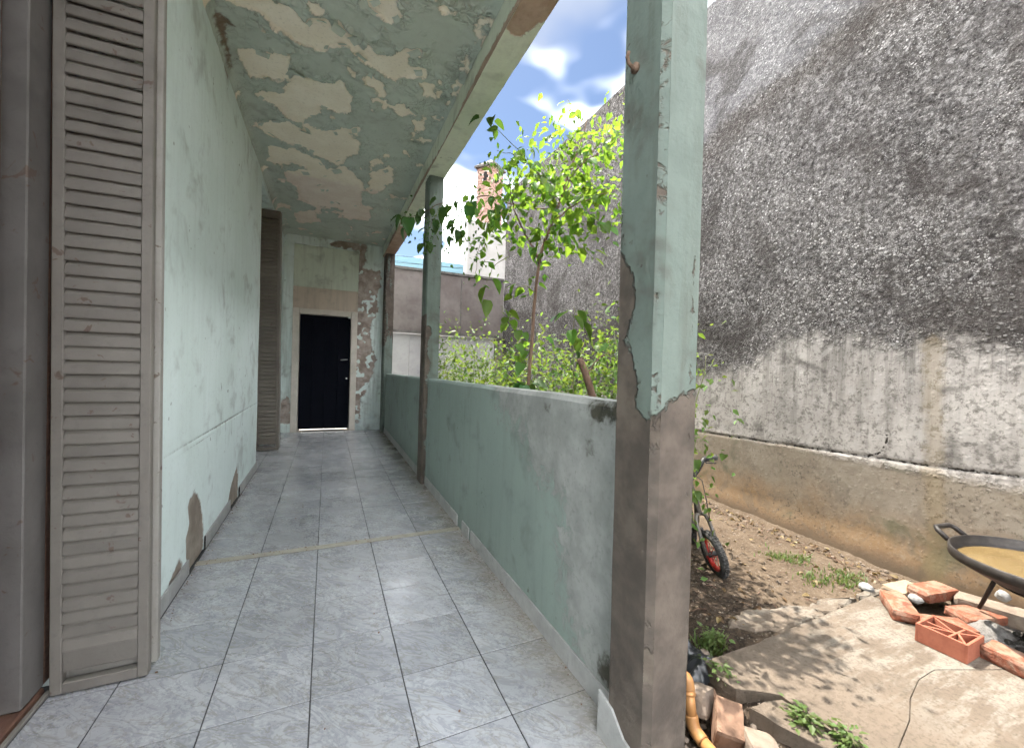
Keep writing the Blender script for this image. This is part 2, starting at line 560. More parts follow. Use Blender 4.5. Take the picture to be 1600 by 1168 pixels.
def boundary_material():
    m, g, b = new_mat("boundary_stucco")
    p = g.pos()
    z = g.sep(p)[2]
    big = g.noise(p, 0.9, 6, 0.65, 0.3)
    mid = g.noise(p, 5, 6, 0.7)
    fine = g.noise(p, 55, 4, 0.7)
    vo = g.n('ShaderNodeTexVoronoi', dict(feature='F1'), Vector=g.vmath('ADD', p, g.vmath('MULTIPLY', g.n('ShaderNodeTexNoise', Vector=p, Scale=26.0, Detail=2.0).outputs['Color'], (0.01958, 0.01958, 0.01958))), Scale=44.0)
    vo2 = g.n('ShaderNodeTexVoronoi', dict(feature='F1'), Vector=p, Scale=105.0)
    cell = vo.outputs['Distance']
    crnd = g.sep(vo.outputs['Color'])[0]
    grain = g.math('MULTIPLY', g.mr(cell, 0.62, 0.08), g.math('POWER', crnd, 1.6))
    col = g.mix(g.mr(big, 0.32, 0.68), (0.04335, 0.03916, 0.03776), (0.0839, 0.0776, 0.07551))
    col = g.mix(g.math('MULTIPLY', g.mr(mid, 0.42, 0.7), 0.5), col, (0.1224, 0.1154, 0.1119))
    hi = g.noise(p, 27, 3.5, 0.85, 0.3)
    col = g.mix(g.math('MULTIPLY', g.mr(hi, 0.51, 0.64), 0.7), col, (0.2587, 0.2482, 0.2412))
    col = g.mix(g.math('MULTIPLY', g.mr(hi, 0.49, 0.36), 0.85), col, (0.01259, 0.01119, 0.01049))
    # sunlit tips of the render, painted in as pale specks
    tip = g.math('MULTIPLY', g.mr(crnd, 0.72, 0.96), g.mr(cell, 0.50, 0.22))
    c2 = g.sep(vo2.outputs['Color'])[0]
    tip = g.math('MAXIMUM', tip, g.math('MULTIPLY', g.math('MULTIPLY', g.mr(c2, 0.60, 0.85), g.mr(vo2.outputs['Distance'], 0.55, 0.25)), 0.8))
    tip = g.math('MULTIPLY', tip, g.mr(g.noise(p, 4, 3, 0.6), 0.33, 0.58))
    col = g.mix(g.math('MULTIPLY', tip, 0.85), col, (0.3636, 0.3531, 0.3426))
    pit = g.math('MULTIPLY', g.mr(crnd, 0.30, 0.10), g.mr(cell, 0.7, 0.3))
    col = g.mix(g.math('MULTIPLY', pit, 0.6), col, (0.04195, 0.03776, 0.03356))
    streak = g.noise(g.scale(p, (6, 6, 0.5)), 1.8, 6, 0.65)
    col = g.mix(g.math('MULTIPLY', g.mr(streak, 0.5, 0.75), 0.45), col, (0.05244, 0.04755, 0.04195))
    # sunlit zone high up, its light painted in as paler colour
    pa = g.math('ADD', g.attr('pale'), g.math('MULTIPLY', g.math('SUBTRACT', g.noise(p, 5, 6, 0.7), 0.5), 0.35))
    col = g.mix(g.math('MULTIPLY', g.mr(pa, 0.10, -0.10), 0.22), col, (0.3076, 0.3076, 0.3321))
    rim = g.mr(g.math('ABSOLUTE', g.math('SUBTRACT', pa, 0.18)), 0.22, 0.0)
    col = g.mix(g.math('MULTIPLY', rim, 0.4), col, (0.04195, 0.03356, 0.02797))  # darker fringe painted along the edge of the sunlit zone
    bl = g.noise(g.vmath('ADD', p, (3, 8, 1)), 1.3, 3.5, 0.7, 0.8)
    col = g.mix(g.math('MULTIPLY', g.mr(bl, 0.47, 0.62), 0.6), col, (0.03146, 0.02657, 0.02377))
    # smooth plaster band
    pl = g.math('ADD', g.attr('plaster'), g.math('MULTIPLY', g.math('SUBTRACT', g.noise(p, 9, 7, 0.72), 0.5), 0.42))
    pm = g.mr(pl, 0.10, -0.10)
    pc = g.mix(g.mr(g.noise(p, 2.6, 6, 0.65), 0.3, 0.7), (0.365, 0.3396, 0.3144), (0.2738, 0.2535, 0.2352))
    pc = g.mix(g.math('MULTIPLY', g.mr(streak, 0.46, 0.70), 0.45), pc, (0.0909, 0.0839, 0.07691))
    pc = g.mix(g.math('MULTIPLY', g.mr(g.noise(p, 26, 6, 0.75), 0.48, 0.64), 0.65), pc, (0.0839, 0.07551, 0.06852))
    pc = g.mix(g.math('MULTIPLY', g.mr(g.noise(p, 3.1, 5, 0.7, 0.6), 0.52, 0.66), 0.65), pc, (0.07691, 0.06992, 0.06433))
    run = g.noise(g.scale(p, (11, 11, 0.55)), 2.2, 3.5, 0.7)
    top = g.mr(g.sep(p)[2], 0.75, 1.5)
    pc = g.mix(g.math('MULTIPLY', g.math('MULTIPLY', g.mr(run, 0.48, 0.62), top), 0.40), pc, (0.057, 0.05168, 0.04712))
    mo = g.noise(g.vmath('ADD', p, (2, 5, 9)), 8.5, 3.5, 0.8, 0.5)
    pc = g.mix(g.math('MULTIPLY', g.mr(mo, 0.57, 0.68), 0.45), pc, (0.0418, 0.038, 0.0342))
    pc = g.mix(g.math('MULTIPLY', g.mr(mo, 0.45, 0.33), 0.45), pc, (0.3344, 0.3192, 0.3002))
    col = g.mix(pm, col, pc)
    # earth-splashed base below the ledge
    zz = g.math('ADD', z, g.math('MULTIPLY', g.math('SUBTRACT', g.noise(p, 4, 5, 0.7), 0.5), 0.10))
    low = g.mr(zz, 0.67, 0.58)
    lc = g.mix(g.mr(g.noise(p, 3.2, 6, 0.68), 0.33, 0.67), (0.2307, 0.1993, 0.1608), (0.1818, 0.1503, 0.1154))
    lc = g.mix(g.math('MULTIPLY', g.mr(g.math('ADD', zz, g.math('MULTIPLY', g.noise(p, 2.0, 4), 0.6)), 0.75, 0.25), 0.8), lc, (0.2307, 0.1433, 0.07342))
    lc = g.mix(g.math('MULTIPLY', g.mr(g.noise(p, 30, 6, 0.75), 0.50, 0.66), g.mr(g.noise(p, 2.8, 2, 0.6), 0.35, 0.65, 0.15, 0.75)), lc, (0.05943, 0.04755, 0.03356))
    lc = g.mix(g.math('MULTIPLY', g.mr(hi, 0.52, 0.68), 0.35), lc, (0.2937, 0.2587, 0.2098))
    lc = g.mix(g.math('MULTIPLY', g.mr(g.noise(p, 5.5, 3, 0.75, 0.8), 0.50, 0.62), 0.5), lc, (0.1398, 0.1154, 0.0874))
    lc = g.mix(g.math('MULTIPLY', g.mr(g.noise(p, 2.4, 5, 0.6, 0.5), 0.54, 0.68), 0.7), lc, (0.0909, 0.09439, 0.05943))
    lc = g.mix(g.mr(zz, 0.06, -0.10), lc, (0.0909, 0.06642, 0.04545))
    col = g.mix(low, col, lc)
    # rust-brown patching beside the old chase, cracks
    ch = g.math('ADD', g.attr('chase'), g.math('MULTIPLY', g.math('SUBTRACT', g.noise(p, 12, 5, 0.7), 0.5), 0.12))
    col = g.mix(g.math('MULTIPLY', g.mr(ch, 0.03, -0.03), 0.35), col, (0.2098, 0.1573, 0.0839))
    ck = g.math('ADD', g.attr('crack'), g.math('MULTIPLY', g.math('SUBTRACT', g.noise(p, 24, 5, 0.7), 0.5), 0.045))
    ckm = g.mr(g.math('ABSOLUTE', ck), 0.0065, 0.001)
    col = g.mix(ckm, col, (0.02447, 0.02098, 0.01748))
    g.put(b.inputs['Base Color'], col)
    b.inputs['Roughness'].default_value = 0.95
    b.inputs['Specular IOR Level'].default_value = 0.15
    smooth = g.math('MAXIMUM', pm, low)
    h = g.math('ADD', g.math('MULTIPLY', hi, 1.2), g.math('ADD', g.math('MULTIPLY', grain, 1.0), g.math('MULTIPLY', mid, 0.5)))
    h = g.math('MULTIPLY', h, g.math('SUBTRACT', 1.0, g.math('MULTIPLY', smooth, 0.88)))
    h = g.math('SUBTRACT', h, g.math('MULTIPLY', ckm, 1.5))
    g.put(b.inputs['Normal'], g.bump(h, 0.75, 0.010))
    return m


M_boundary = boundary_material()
M_backwall = simple("brown_render", (0.102, 0.084, 0.078), (0.162, 0.141, 0.132), 1.8, 0.95, 0.5, 0.01, obj=False, detail=9)
M_whitegate = simple("white_gate_paint", (0.3844, 0.372, 0.372), (0.3348, 0.3255, 0.3255), 2.5, 0.55, 0.1, obj=False)
M_capping = simple("capping_concrete", (0.07, 0.065, 0.06), (0.13, 0.12, 0.11), 6, 0.95, obj=False)
M_whitewall = simple("limewashed_wall", (0.34, 0.33, 0.315), (0.29, 0.28, 0.265), 2.2, 0.9, 0.2, obj=False, detail=8)
M_bluesheet = simple("pale_blue_sheet", (0.15, 0.275, 0.34), (0.18, 0.31, 0.37), 1.2, 0.5, 0.05, obj=False)
M_chimbrick = simple("chimney_brick", (0.3, 0.18, 0.1425), (0.375, 0.2475, 0.2025), 5, 0.9, 0.4, rnd=0.25)
M_mortar = simple("mortar", (0.42, 0.38, 0.34), (0.5, 0.46, 0.42), 9, 0.95)
M_dark = simple("dark_void", (0.015, 0.012, 0.012), (0.02, 0.018, 0.016), 9, 0.95)
M_cable = simple("cable_black", (0.02, 0.02, 0.022), (0.03, 0.03, 0.03), 9, 0.6)


def soil_material():
    m, g, b = new_mat("yard_soil")
    p = g.pos()
    n = g.noise(p, 2.6, 7, 0.68)
    f = g.noise(p, 34, 6, 0.72)
    y = g.sep(p)
    # dry tan earth with the shade of the shrubs painted in darker
    col = g.mix(g.mr(n, 0.32, 0.66), (0.09792, 0.07439, 0.05288), (0.07249, 0.05405, 0.03799))
    soil_shade = g.math('ADD', g.attr('shrub_shade'), g.math('MULTIPLY', g.math('SUBTRACT', g.noise(p, 6, 6, 0.7), 0.5), 0.7))
    col = g.mix(g.mr(soil_shade, 0.12, -0.12), col, g.mix(g.mr(f, 0.4, 0.6), (0.02154, 0.01645, 0.01253), (0.04896, 0.03603, 0.02585)))
    col = g.mix(g.math('MULTIPLY', g.mr(f, 0.50, 0.68), 0.6), col, (0.03525, 0.02428, 0.01645))
    col = g.mix(g.math('MULTIPLY', g.mr(g.noise(p, 60, 3, 0.6), 0.60, 0.68), 0.7), col, (0.1645, 0.1449, 0.1214))
    g.put(b.inputs['Base Color'], col)
    b.inputs['Roughness'].default_value = 1.0
    b.inputs['Specular IOR Level'].default_value = 0.1
    g.put(b.inputs['Normal'], g.bump(g.math('ADD', g.math('MULTIPLY', f, 1.0), g.math('MULTIPLY', n, 1.2)), 0.9, 0.016))
    return m


M_soil = soil_material()


def slab_material():
    m, g, b = new_mat("slab_concrete")
    p = g.pos()
    n = g.noise(p, 2.2, 7, 0.68, 0.3)
    col = g.mix(g.mr(n, 0.32, 0.68), (0.1214, 0.0976, 0.07531), (0.09664, 0.07733, 0.05944))
    pale = g.noise(g.vmath('ADD', g.scale(p, (1.2, 5.0, 1)), (4.2, 1, 0)), 3.0, 7, 0.7)
    xm = g.mr(g.sep(p)[0], 1.9, 2.5)
    col = g.mix(g.math('MULTIPLY', g.math('MULTIPLY', g.mr(pale, 0.44, 0.60), xm), 0.75), col, (0.1734, 0.1575, 0.1338))
    f = g.noise(p, 70, 4, 0.75)
    col = g.mix(g.math('MULTIPLY', g.mr(f, 0.48, 0.66), 0.6), col, (0.06192, 0.04854, 0.03666))
    blot = g.noise(p, 16, 3, 0.75, 0.4)
    col = g.mix(g.math('MULTIPLY', g.mr(blot, 0.52, 0.66), 0.4), col, (0.06935, 0.05548, 0.0426))
    st = g.noise(p, 7, 7, 0.72)
    col = g.mix(g.math('MULTIPLY', g.mr(st, 0.56, 0.72), 0.45), col, (0.0743, 0.05846, 0.04458))
    g.put(b.inputs['Base Color'], col)
    b.inputs['Roughness'].default_value = 0.92
    b.inputs['Specular IOR Level'].default_value = 0.2
    g.put(b.inputs['Normal'], g.bump(g.math('ADD', g.math('MULTIPLY', f, 0.7), st), 0.8, 0.007))
    return m


M_slab = slab_material()
def brick_material():
    m, g, b = new_mat("red_brick")
    p = g.vmath('ADD', g.obj(), g.n('ShaderNodeCombineXYZ', i0=g.math('MULTIPLY', g.rnd(), 31.0), i1=g.math('MULTIPLY', g.rnd(), 17.0), i2=0.0).outputs[0])
    n = g.noise(p, 26, 3.5, 0.75)
    col = g.mix(g.mr(n, 0.32, 0.68), (0.2295, 0.08568, 0.05202), (0.153, 0.05508, 0.03442))
    dust = g.noise(p, 13, 3.5, 0.7, 0.4)
    col = g.mix(g.math('MULTIPLY', g.mr(dust, 0.42, 0.62), 0.65), col, (0.2525, 0.1798, 0.1339))
    soot = g.noise(g.vmath('ADD', p, (7, 3, 1)), 9, 3.5, 0.7, 0.5)
    col = g.mix(g.math('MULTIPLY', g.mr(soot, 0.55, 0.70), 0.7), col, (0.06502, 0.03825, 0.02678))
    g.put(b.inputs['Base Color'], col)
    b.inputs['Roughness'].default_value = 0.95
    b.inputs['Specular IOR Level'].default_value = 0.15
    g.put(b.inputs['Normal'], g.bump(g.math('ADD', n, g.math('MULTIPLY', dust, 0.8)), 0.9, 0.009))
    return m


M_brick = brick_material()
M_hollow = simple("hollow_brick_clay", (0.2831, 0.09563, 0.05508), (0.2218, 0.06732, 0.03825), 13, 0.85, 0.4, 0.004)
M_tanbrick = simple("tan_mortar_block", (0.264, 0.208, 0.144), (0.208, 0.16, 0.112), 14, 0.95, 0.6, 0.006)
M_ash = simple("ash", (0.12, 0.1125, 0.105), (0.2, 0.19, 0.18), 40, 1.0, 1.0, 0.012, obj=False)
M_charcoal = simple("charcoal", (0.02, 0.018, 0.016), (0.06, 0.052, 0.046), 24, 1.0, 1.0, 0.014, rnd=0.3)
M_stone = simple("white_stone", (0.2592, 0.2592, 0.2534), (0.1901, 0.1872, 0.1786), 14, 0.8, 0.4, 0.006, rnd=0.25)
M_rubble = simple("rubble", (0.1836, 0.1458, 0.1161), (0.135, 0.1053, 0.081), 18, 0.95, 0.7, 0.008, rnd=0.35)
M_rubble_dark = simple("broken_block", (0.12, 0.07125, 0.0465), (0.1875, 0.1125, 0.075), 14, 0.95, 0.7, 0.008, rnd=0.3)
M_pvc = simple("aged_orange_pvc", (0.3525, 0.1762, 0.06375), (0.2775, 0.135, 0.04875), 8, 0.5, 0.1, 0.002)
M_bag = simple("black_plastic", (0.008, 0.009, 0.011), (0.016, 0.017, 0.02), 14, 0.30, 0.3, 0.006, spec=0.5)
M_iron = simple("black_iron", (0.016, 0.014, 0.013), (0.035, 0.030, 0.027), 16, 0.55, 0.35, 0.003, metal=0.25, spec=0.4)
M_rubber = simple("tyre_rubber", (0.02, 0.02, 0.02), (0.05, 0.048, 0.045), 30, 0.85, 0.3)
M_red = simple("red_rim_paint", (0.48, 0.03, 0.025), (0.38, 0.025, 0.02), 14, 0.4, 0.1)
M_bikeframe = simple("bike_frame_paint", (0.12, 0.112, 0.1), (0.08, 0.068, 0.056), 22, 0.45, 0.2, metal=0.3)
M_bikeblack = simple("bike_black", (0.018, 0.018, 0.018), (0.035, 0.033, 0.03), 20, 0.5, 0.2)
M_bark = simple("sapling_bark", (0.105, 0.062, 0.042), (0.165, 0.105, 0.075), 20, 0.9, 0.6, 0.004, stretch=(1, 1, 0.3))
M_stem = simple("green_stem", (0.13, 0.15, 0.05), (0.10, 0.10, 0.04), 18, 0.7, 0.2)


def water_material():
    m, g, b = new_mat("murky_water")
    p = g.pos()
    n = g.noise(p, 7, 5, 0.6, 0.4)
    col = g.mix(g.mr(n, 0.3, 0.7), (0.1, 0.0675, 0.0275), (0.145, 0.1025, 0.045))
    g.put(b.inputs['Base Color'], col)
    b.inputs['Roughness'].default_value = 0.09
    b.inputs['Specular IOR Level'].default_value = 0.5
    g.put(b.inputs['Normal'], g.bump(g.noise(p, 14, 2, 0.5), 0.03, 0.01))
    return m


M_water = water_material()


def leaf_material(name, top, under, var=0.5, tr=0.5):
    m = bpy.data.materials.new(name)
    m.use_nodes = True
    nt = m.node_tree
    for nd in list(nt.nodes):
        nt.nodes.remove(nd)
    g = G(nt)
    r = g.math('FRACT', g.math('ADD', g.rnd(), g.attr('rnd')))
    hs = g.n('ShaderNodeHueSaturation', Hue=g.math('ADD', 0.49, g.math('MULTIPLY', r, 0.045)), Saturation=1.0,
             Value=g.math('ADD', 1.0 - var / 2, g.math('MULTIPLY', r, var)), Color=(*top, 1)).outputs[0]
    hs2 = g.n('ShaderNodeHueSaturation', Hue=g.math('ADD', 0.485, g.math('MULTIPLY', r, 0.03)), Saturation=1.0,
              Value=g.math('ADD', 1.0 - var / 2, g.math('MULTIPLY', r, var)), Color=(*under, 1)).outputs[0]
    n = g.noise(g.pos(), 60, 3, 0.6)
    bp = g.bump(n, 0.3, 0.003)
    b = g.n('ShaderNodeBsdfPrincipled', Base_Color=hs, Roughness=0.5, Normal=bp)
    b.inputs['Specular IOR Level'].default_value = 0.35
    t = g.n('ShaderNodeBsdfTranslucent', Color=hs2)
    mx = g.n('ShaderNodeMixShader', i0=tr, i1=b.outputs[0], i2=t.outputs[0])
    g.n('ShaderNodeOutputMaterial', Surface=mx.outputs[0])
    return m


M_leaf = leaf_material("sapling_leaf", (0.05982, 0.1267, 0.01971), (0.2252, 0.373, 0.03519), 0.45, 0.55)
M_leaf_dark = leaf_material("shade_leaf", (0.03167, 0.08094, 0.0176), (0.09855, 0.183, 0.02111), 0.4, 0.35)  # darker copy of the sapling leaf, shade put into its colour
M_leaf_shrub = leaf_material("shrub_leaf", (0.05683, 0.1077, 0.01914), (0.1975, 0.2872, 0.0359), 0.6, 0.45)
M_grass = leaf_material("grass_blade", (0.08094, 0.1126, 0.03167), (0.1478, 0.1971, 0.04223), 0.5, 0.4)
M_litter = leaf_material("dead_leaf", (0.119, 0.0735, 0.0385), (0.168, 0.105, 0.042), 0.8, 0.2)

# ================================================================== SETTING
rng = random.Random(11)
ZC, ZB = 3.34, 3.16            # ceiling, underside of the edge beam
XW, XP = -0.70, 0.95           # house wall face, inner parapet face
YE = 7.88                      # end wall
TS = 0.33                      # tile module
TX0, TY0 = -1.0862 * TS, 4.9597 * TS

# ---- far ground
b = MB().grid((-250, -250, 0), (500, 0, 0), (0, 500, 0), 8, 8, (0, 0, 1), lambda P: np.full(len(P), -0.55))
tag(b.build('ground', M_soil, attrs={'shrub_shade': lambda P, N: np.full(len(P), 1.0)}), kind='structure')

# ---- yard soil
def soil_h(P):
    x, y = P[:, 0], P[:, 1]
    h = -0.120 + 0.035 * np.clip((y - 1.5) / 1.8, -1, 1.6)
    h = h + 0.05 * (fbm(x * 2.1, y * 2.1, 4) - 0.5) + 0.022 * (fbm(x * 13, y * 13, 3) - 0.5) + 0.012 * (fbm(x * 40 + 5, y * 40, 2) - 0.5)
    # broken drain trench beside the pillar
    tr = np.exp(-(((x - 1.42) / 0.125) ** 2)) * (1 / (1 + np.exp((y - 1.32) * 26)))
    h = h - 0.17 * tr
    h = h + 0.03 * np.clip((x - 3.5) / 0.2, 0, 1)
    # fire pit
    h = h - 0.05 * np.exp(-(((x - 3.36) / 0.25) ** 2 + ((y - 0.72) / 0.22) ** 2))
    # keep the soil under the slab
    ins = (x > 1.72) & (x < 3.05) & (y < 1.28)
    return np.where(ins, np.minimum(h, -0.135), h)

b = MB()
b.grid((1.03, -1.5, 0), (2.75, 0, 0), (0, 5.2, 0), 138, 260, (0, 0, 1), soil_h)
b.grid((1.03, 3.7, 0), (2.75, 0, 0), (0, 5.2, 0), 46, 87, (0, 0, 1), soil_h)
SHADE_AREA = [(1.0, -1.5), (1.72, -1.5), (1.75, 1.05), (1.95, 1.38), (2.5, 1.42), (2.3, 1.75), (2.6, 2.3), (3.2, 3.2), (3.2, 8.8), (1.0, 8.8)]  # outline of the shrub shade painted on the soil
soil = b.build('yard_soil', M_soil, smooth=True, attrs={'shrub_shade': lambda P, N: sdf(P[:, 0], P[:, 1], SHADE_AREA)})
tag(soil, kind='structure')


# ---- concrete slab in pieces, split along its cracks
def jag(pts, amp, step=0.045, seed=1, keep=()):
    r = random.Random(seed)
    out = []
    n = len(pts)
    for i in range(n):
        a = Vector((*pts[i], 0)); c = Vector((*pts[(i + 1) % n], 0))
        L = (c - a).length
        k = max(1, int(L / step))
        nr = Vector((-(c - a).y, (c - a).x, 0)).normalized()
        for j in range(k):
            q = a.lerp(c, j / k)
            if j and i not in keep:
                q = q + nr * r.uniform(-amp, amp)
            out.append((q.x, q.y))
    return out


def slab_piece(poly, z0, z1, name, parent, tilt=0.0, bev=0.005):
    """irregular slab with a chipped, rounded arris"""
    n = len(poly)
    cx = sum(p[0] for p in poly) / n; cy = sum(p[1] for p in poly) / n
    ar = sum(poly[i][0] * poly[(i + 1) % n][1] - poly[(i + 1) % n][0] * poly[i][1] for i in range(n))
    if ar < 0:
        poly = poly[::-1]
    ins = []
    for i in range(n):
        p0 = Vector(poly[i - 1]); p1 = Vector(poly[i]); p2 = Vector(poly[(i + 1) % n])
        t = (p2 - p0).normalized()
        nn = Vector((-t.y, t.x))
        ins.append(p1 + nn * bev * rng.uniform(0.5, 1.5))
    v = [(x, y, z0) for x, y in poly] + [(x, y, z1 - bev * rng.uniform(0.5, 1.2)) for x, y in poly] + [(p.x, p.y, z1) for p in ins]
    f = [tuple(range(n - 1, -1, -1)), tuple(range(2 * n, 3 * n))]
    for l in (0, 1):
        f += [(l * n + i, l * n + (i + 1) % n, l * n + n + (i + 1) % n, l * n + n + i) for i in range(n)]
    return MB().add(v, f).build(name, M_slab, parent)


slab = empty('concrete_slab', (2.3, 0.6, -0.08))
tag(slab, kind='structure')
CR = [(3.06, 0.70), (2.80, 0.80), (2.691, 0.842), (2.57, 0.89), (2.42, 0.887), (2.242, 0.845), (2.10, 0.79), (1.90, 0.742), (1.772, 0.70)]
topL = [(1.745, 1.061), (1.662, 1.12), (1.60, 1.155), (1.588, 1.21), (1.593, 1.276), (1.612, 1.326), (1.884, 1.322), (2.201, 1.330), (2.631, 1.342), (3.06, 1.356)]
pA = topL + CR + [(1.76, 0.80)]
pB = [(x - 0.0005, y - 0.0022) for x, y in reversed(CR)] + [(3.055, 0.4), (2.75, 0.45), (2.36, 0.50), (1.80, 0.45)]
pC = [(1.80, 0.445), (2.36, 0.495), (2.75, 0.445), (3.055, 0.395), (3.10, -1.4), (1.84, -1.4)]
pD = [(1.738, 1.052), (1.665, 1.075), (1.578, 1.075), (1.60, 0.98), (1.637, 0.90), (1.70, 0.80), (1.748, 0.79)]
slab_piece(jag(pA, 0.005, 0.05, 3, keep=range(9, 18)), -0.17, -0.080, 'slab_piece', slab, bev=0.0025)
slab_piece(jag(pB, 0.004, 0.05, 4, keep=range(0, 9)), -0.17, -0.0805, 'slab_piece', slab, bev=0.0025)
slab_piece(jag(pC, 0.004, 0.08, 5), -0.17, -0.080, 'slab_piece', slab)
slab_piece(jag(pD, 0.006, 0.04, 6), -0.19, -0.088, 'slab_piece', slab)
# thin crumbled screed skin that runs onto the soil beyond the slab
for k, (poly, z) in enumerate([([(2.00, 1.50), (2.10, 1.42), (2.22, 1.37), (2.40, 1.362), (2.75, 1.372), (3.0, 1.40), (2.85, 1.47), (2.6, 1.47), (2.45, 1.52), (2.28, 1.56), (2.12, 1.56)], -0.108),
                               ([(3.02, 1.40), (3.10, 1.372), (3.30, 1.375), (3.32, 1.41), (3.16, 1.44)], -0.10)]):
    slab_piece(jag(poly, 0.02, 0.035, 20 + k), z - 0.06, z, 'screed_piece', slab, bev=0.012)

# ---- veranda floor: grout bed + every tile
floor = MB().box((-1.0, -1.3, -0.34), (1.07, YE + 0.02, -0.0035)).build('veranda_floor', M_grout, origin=(0, 3, 0))
tag(floor, kind='structure')


def tile_mesh(wx, wy):
    return MB().obox((wx - 0.0046, wy - 0.0046, 0.009), T(0, 0, -0.0045), 0.0012).mesh('floor_tile', M_tile)


JY0, JY1 = 2.958, 3.018
cache = {}


def put_tile(x0, x1, y0, y1):
    k = (round(x1 - x0, 3), round(y1 - y0, 3))
    if k not in cache:
        cache[k] = tile_mesh(*k)
    inst(cache[k], 'floor_tile', floor, ((x0 + x1) / 2, (y0 + y1) / 2 - 3, rng.uniform(-0.0007, 0.0003)), (rng.uniform(-.0012, .0012), rng.uniform(-.0012, .0012), 0))


xs = [(TX0 + (i) * TS, TX0 + (i + 1) * TS) for i in range(-1, 3)] + [(TX0 + 3 * TS, XP)]
ys = [(TY0 + j * TS, TY0 + (j + 1) * TS) for j in range(-8, 4)]
y = JY1
while y < YE - 0.01:
    ys.append((y, min(y + TS, YE)))
    y += TS
for (y0, y1) in ys:
    y1c = min(y1, JY0) if y0 < JY0 else y1
    for (x0, x1) in xs:
        put_tile(x0, x1, y0, y1c)
    if 0.9 < y0 < 2.0 or 5.3 < y0 < 6.4:
        put_tile(TX0 - TS - 0.20, TX0 - TS, y0, min(y1c, 2.03) if y0 < 2.1 else y1c)
MB().box((-0.69, JY0 + 0.002, -0.003), (XP - 0.002, JY1 - 0.002, 0.0005), 0.03).build('expansion_joint', M_joint, floor)

# ---- ceiling with peeling paint
CE = [[(-0.583,2.962),(-0.366,2.993),(-0.322,3.083),(-0.244,3.154),(-0.07,3.136),(-0.026,3.067),(0.076,3.005),(0.087,2.922),(0.014,2.854),(-0.013,2.919),(-0.055,2.878),(-0.149,2.896),(-0.178,2.95),(-0.216,2.909),(-0.266,2.886),(-0.357,2.913),(-0.388,2.83),(-0.5,2.75)],
[(-0.616,3.399),(-0.446,3.337),(-0.307,3.329),(-0.317,3.547),(-0.437,3.651),(-0.559,3.642),(-0.594,3.524)],
[(-0.281,3.487),(-0.186,3.481),(-0.089,3.519),(0.077,3.42),(0.108,3.762),(0.017,3.827),(-0.128,3.796),(-0.113,3.931),(-0.307,4.147),(-0.394,4.076),(-0.424,4.018),(-0.531,3.901),(-0.489,3.831),(-0.386,3.794),(-0.324,3.638)],
[(0.107,3.036),(0.207,2.951),(0.274,3.0),(0.368,2.989),(0.371,2.903),(0.504,2.848),(0.472,2.936),(0.499,3.038),(0.589,3.019),(0.592,3.072),(0.457,3.14),(0.419,3.231),(0.331,3.218),(0.224,3.137),(0.157,3.095)],
[(0.187,3.291),(0.23,3.214),(0.338,3.272),(0.35,3.45),(0.284,3.42),(0.194,3.39)],
[(0.15,2.599),(0.314,2.50),(0.336,2.616),(0.294,2.675),(0.208,2.651)],
[(0.41,3.554),(0.508,3.452),(0.63,3.585),(0.501,3.651)],
[(-0.623,4.413),(-0.503,4.269),(-0.352,4.251),(-0.24,4.32),(-0.214,4.179),(-0.057,4.247),(0.102,4.099),(0.201,4.047),(0.186,4.142),(0.105,4.185),(0.218,4.311),(0.205,4.469),(0.099,4.631),(0.035,4.835),(-0.104,4.738),(-0.231,4.597),(-0.397,4.586),(-0.53,4.516)],
[(-0.552,4.817),(-0.324,4.748),(-0.151,4.876),(-0.083,5.018),(-0.205,5.146),(-0.341,5.035),(-0.583,5.105)],
[(-0.059,5.067),(0.132,4.903),(0.3,5.21),(0.319,5.933),(0.12,6.235),(-0.033,5.695),(-0.06,5.265)],
[(-0.455,5.344),(-0.108,5.093),(-0.06,5.405),(-0.277,5.749),(-0.446,5.543)],
[(0.428,4.87),(0.58,4.663),(0.606,5.044),(0.455,5.428)],
[(-0.354,5.714),(-0.06,5.631),(0.058,6.172),(-0.18,6.209),(-0.348,6.121)],
[(0.18,6.201),(0.443,5.958),(0.452,6.47),(0.226,6.542)],
[(0.584,3.161),(0.674,3.16),(0.717,3.262),(0.632,3.306)],
[(-0.442,6.755),(-0.248,6.542),(-0.195,6.952),(-0.429,7.084)],
[(-0.3,1.2),(0.2,1.1),(0.4,1.5),(0.0,1.9),(-0.4,1.7)]]
GASH = [(-0.665, 3.06), (-0.64, 3.10), (-0.58, 3.18), (-0.64, 3.17), (-0.655, 3.30), (-0.672, 3.60), (-0.685, 3.60), (-0.68, 3.10)]


def peel(P):
    x, y = P[:, 0], P[:, 1]
    d = np.full(len(P), 9.0)
    for c in CE:
        d = np.minimum(d, sdf(x, y, c))
    d = d - 0.012 - 0.035 * np.clip((y - 3.3) / 2.0, 0, 1) + 0.10 * (fbm(x * 11, y * 8 + 3, 4) - 0.5)
    # scattered small losses
    sp = (0.27 - fbm(x * 7.3 + 40, y * 6.1 + 11, 3)) * 0.30
    return np.minimum(d, np.where((y > 2.3), -sp + 0.0, 1.0))


def ceil_disp(P):
    # positive = down into the room
    d = peel(P)
    x, y = P[:, 0], P[:, 1]
    inside = 1 / (1 + np.exp(np.clip(d / 0.004, -30, 30)))
    n = fbm(x * 16 + 9, y * 16, 3)
    curl = np.exp(-np.clip(d, 0, 9) / 0.022) * (d > -0.004) * 0.022 * np.clip(n * 2.6 - 0.9, 0, 1)
    blister = 0.006 * np.clip(fbm(x * 9, y * 9 + 20, 3) - 0.52, 0, 1) * 4 * (d > 0)
    return -0.005 * inside + curl + blister + 0.006 * (fbm(x * 2.5, y * 2.5, 2) - 0.5)


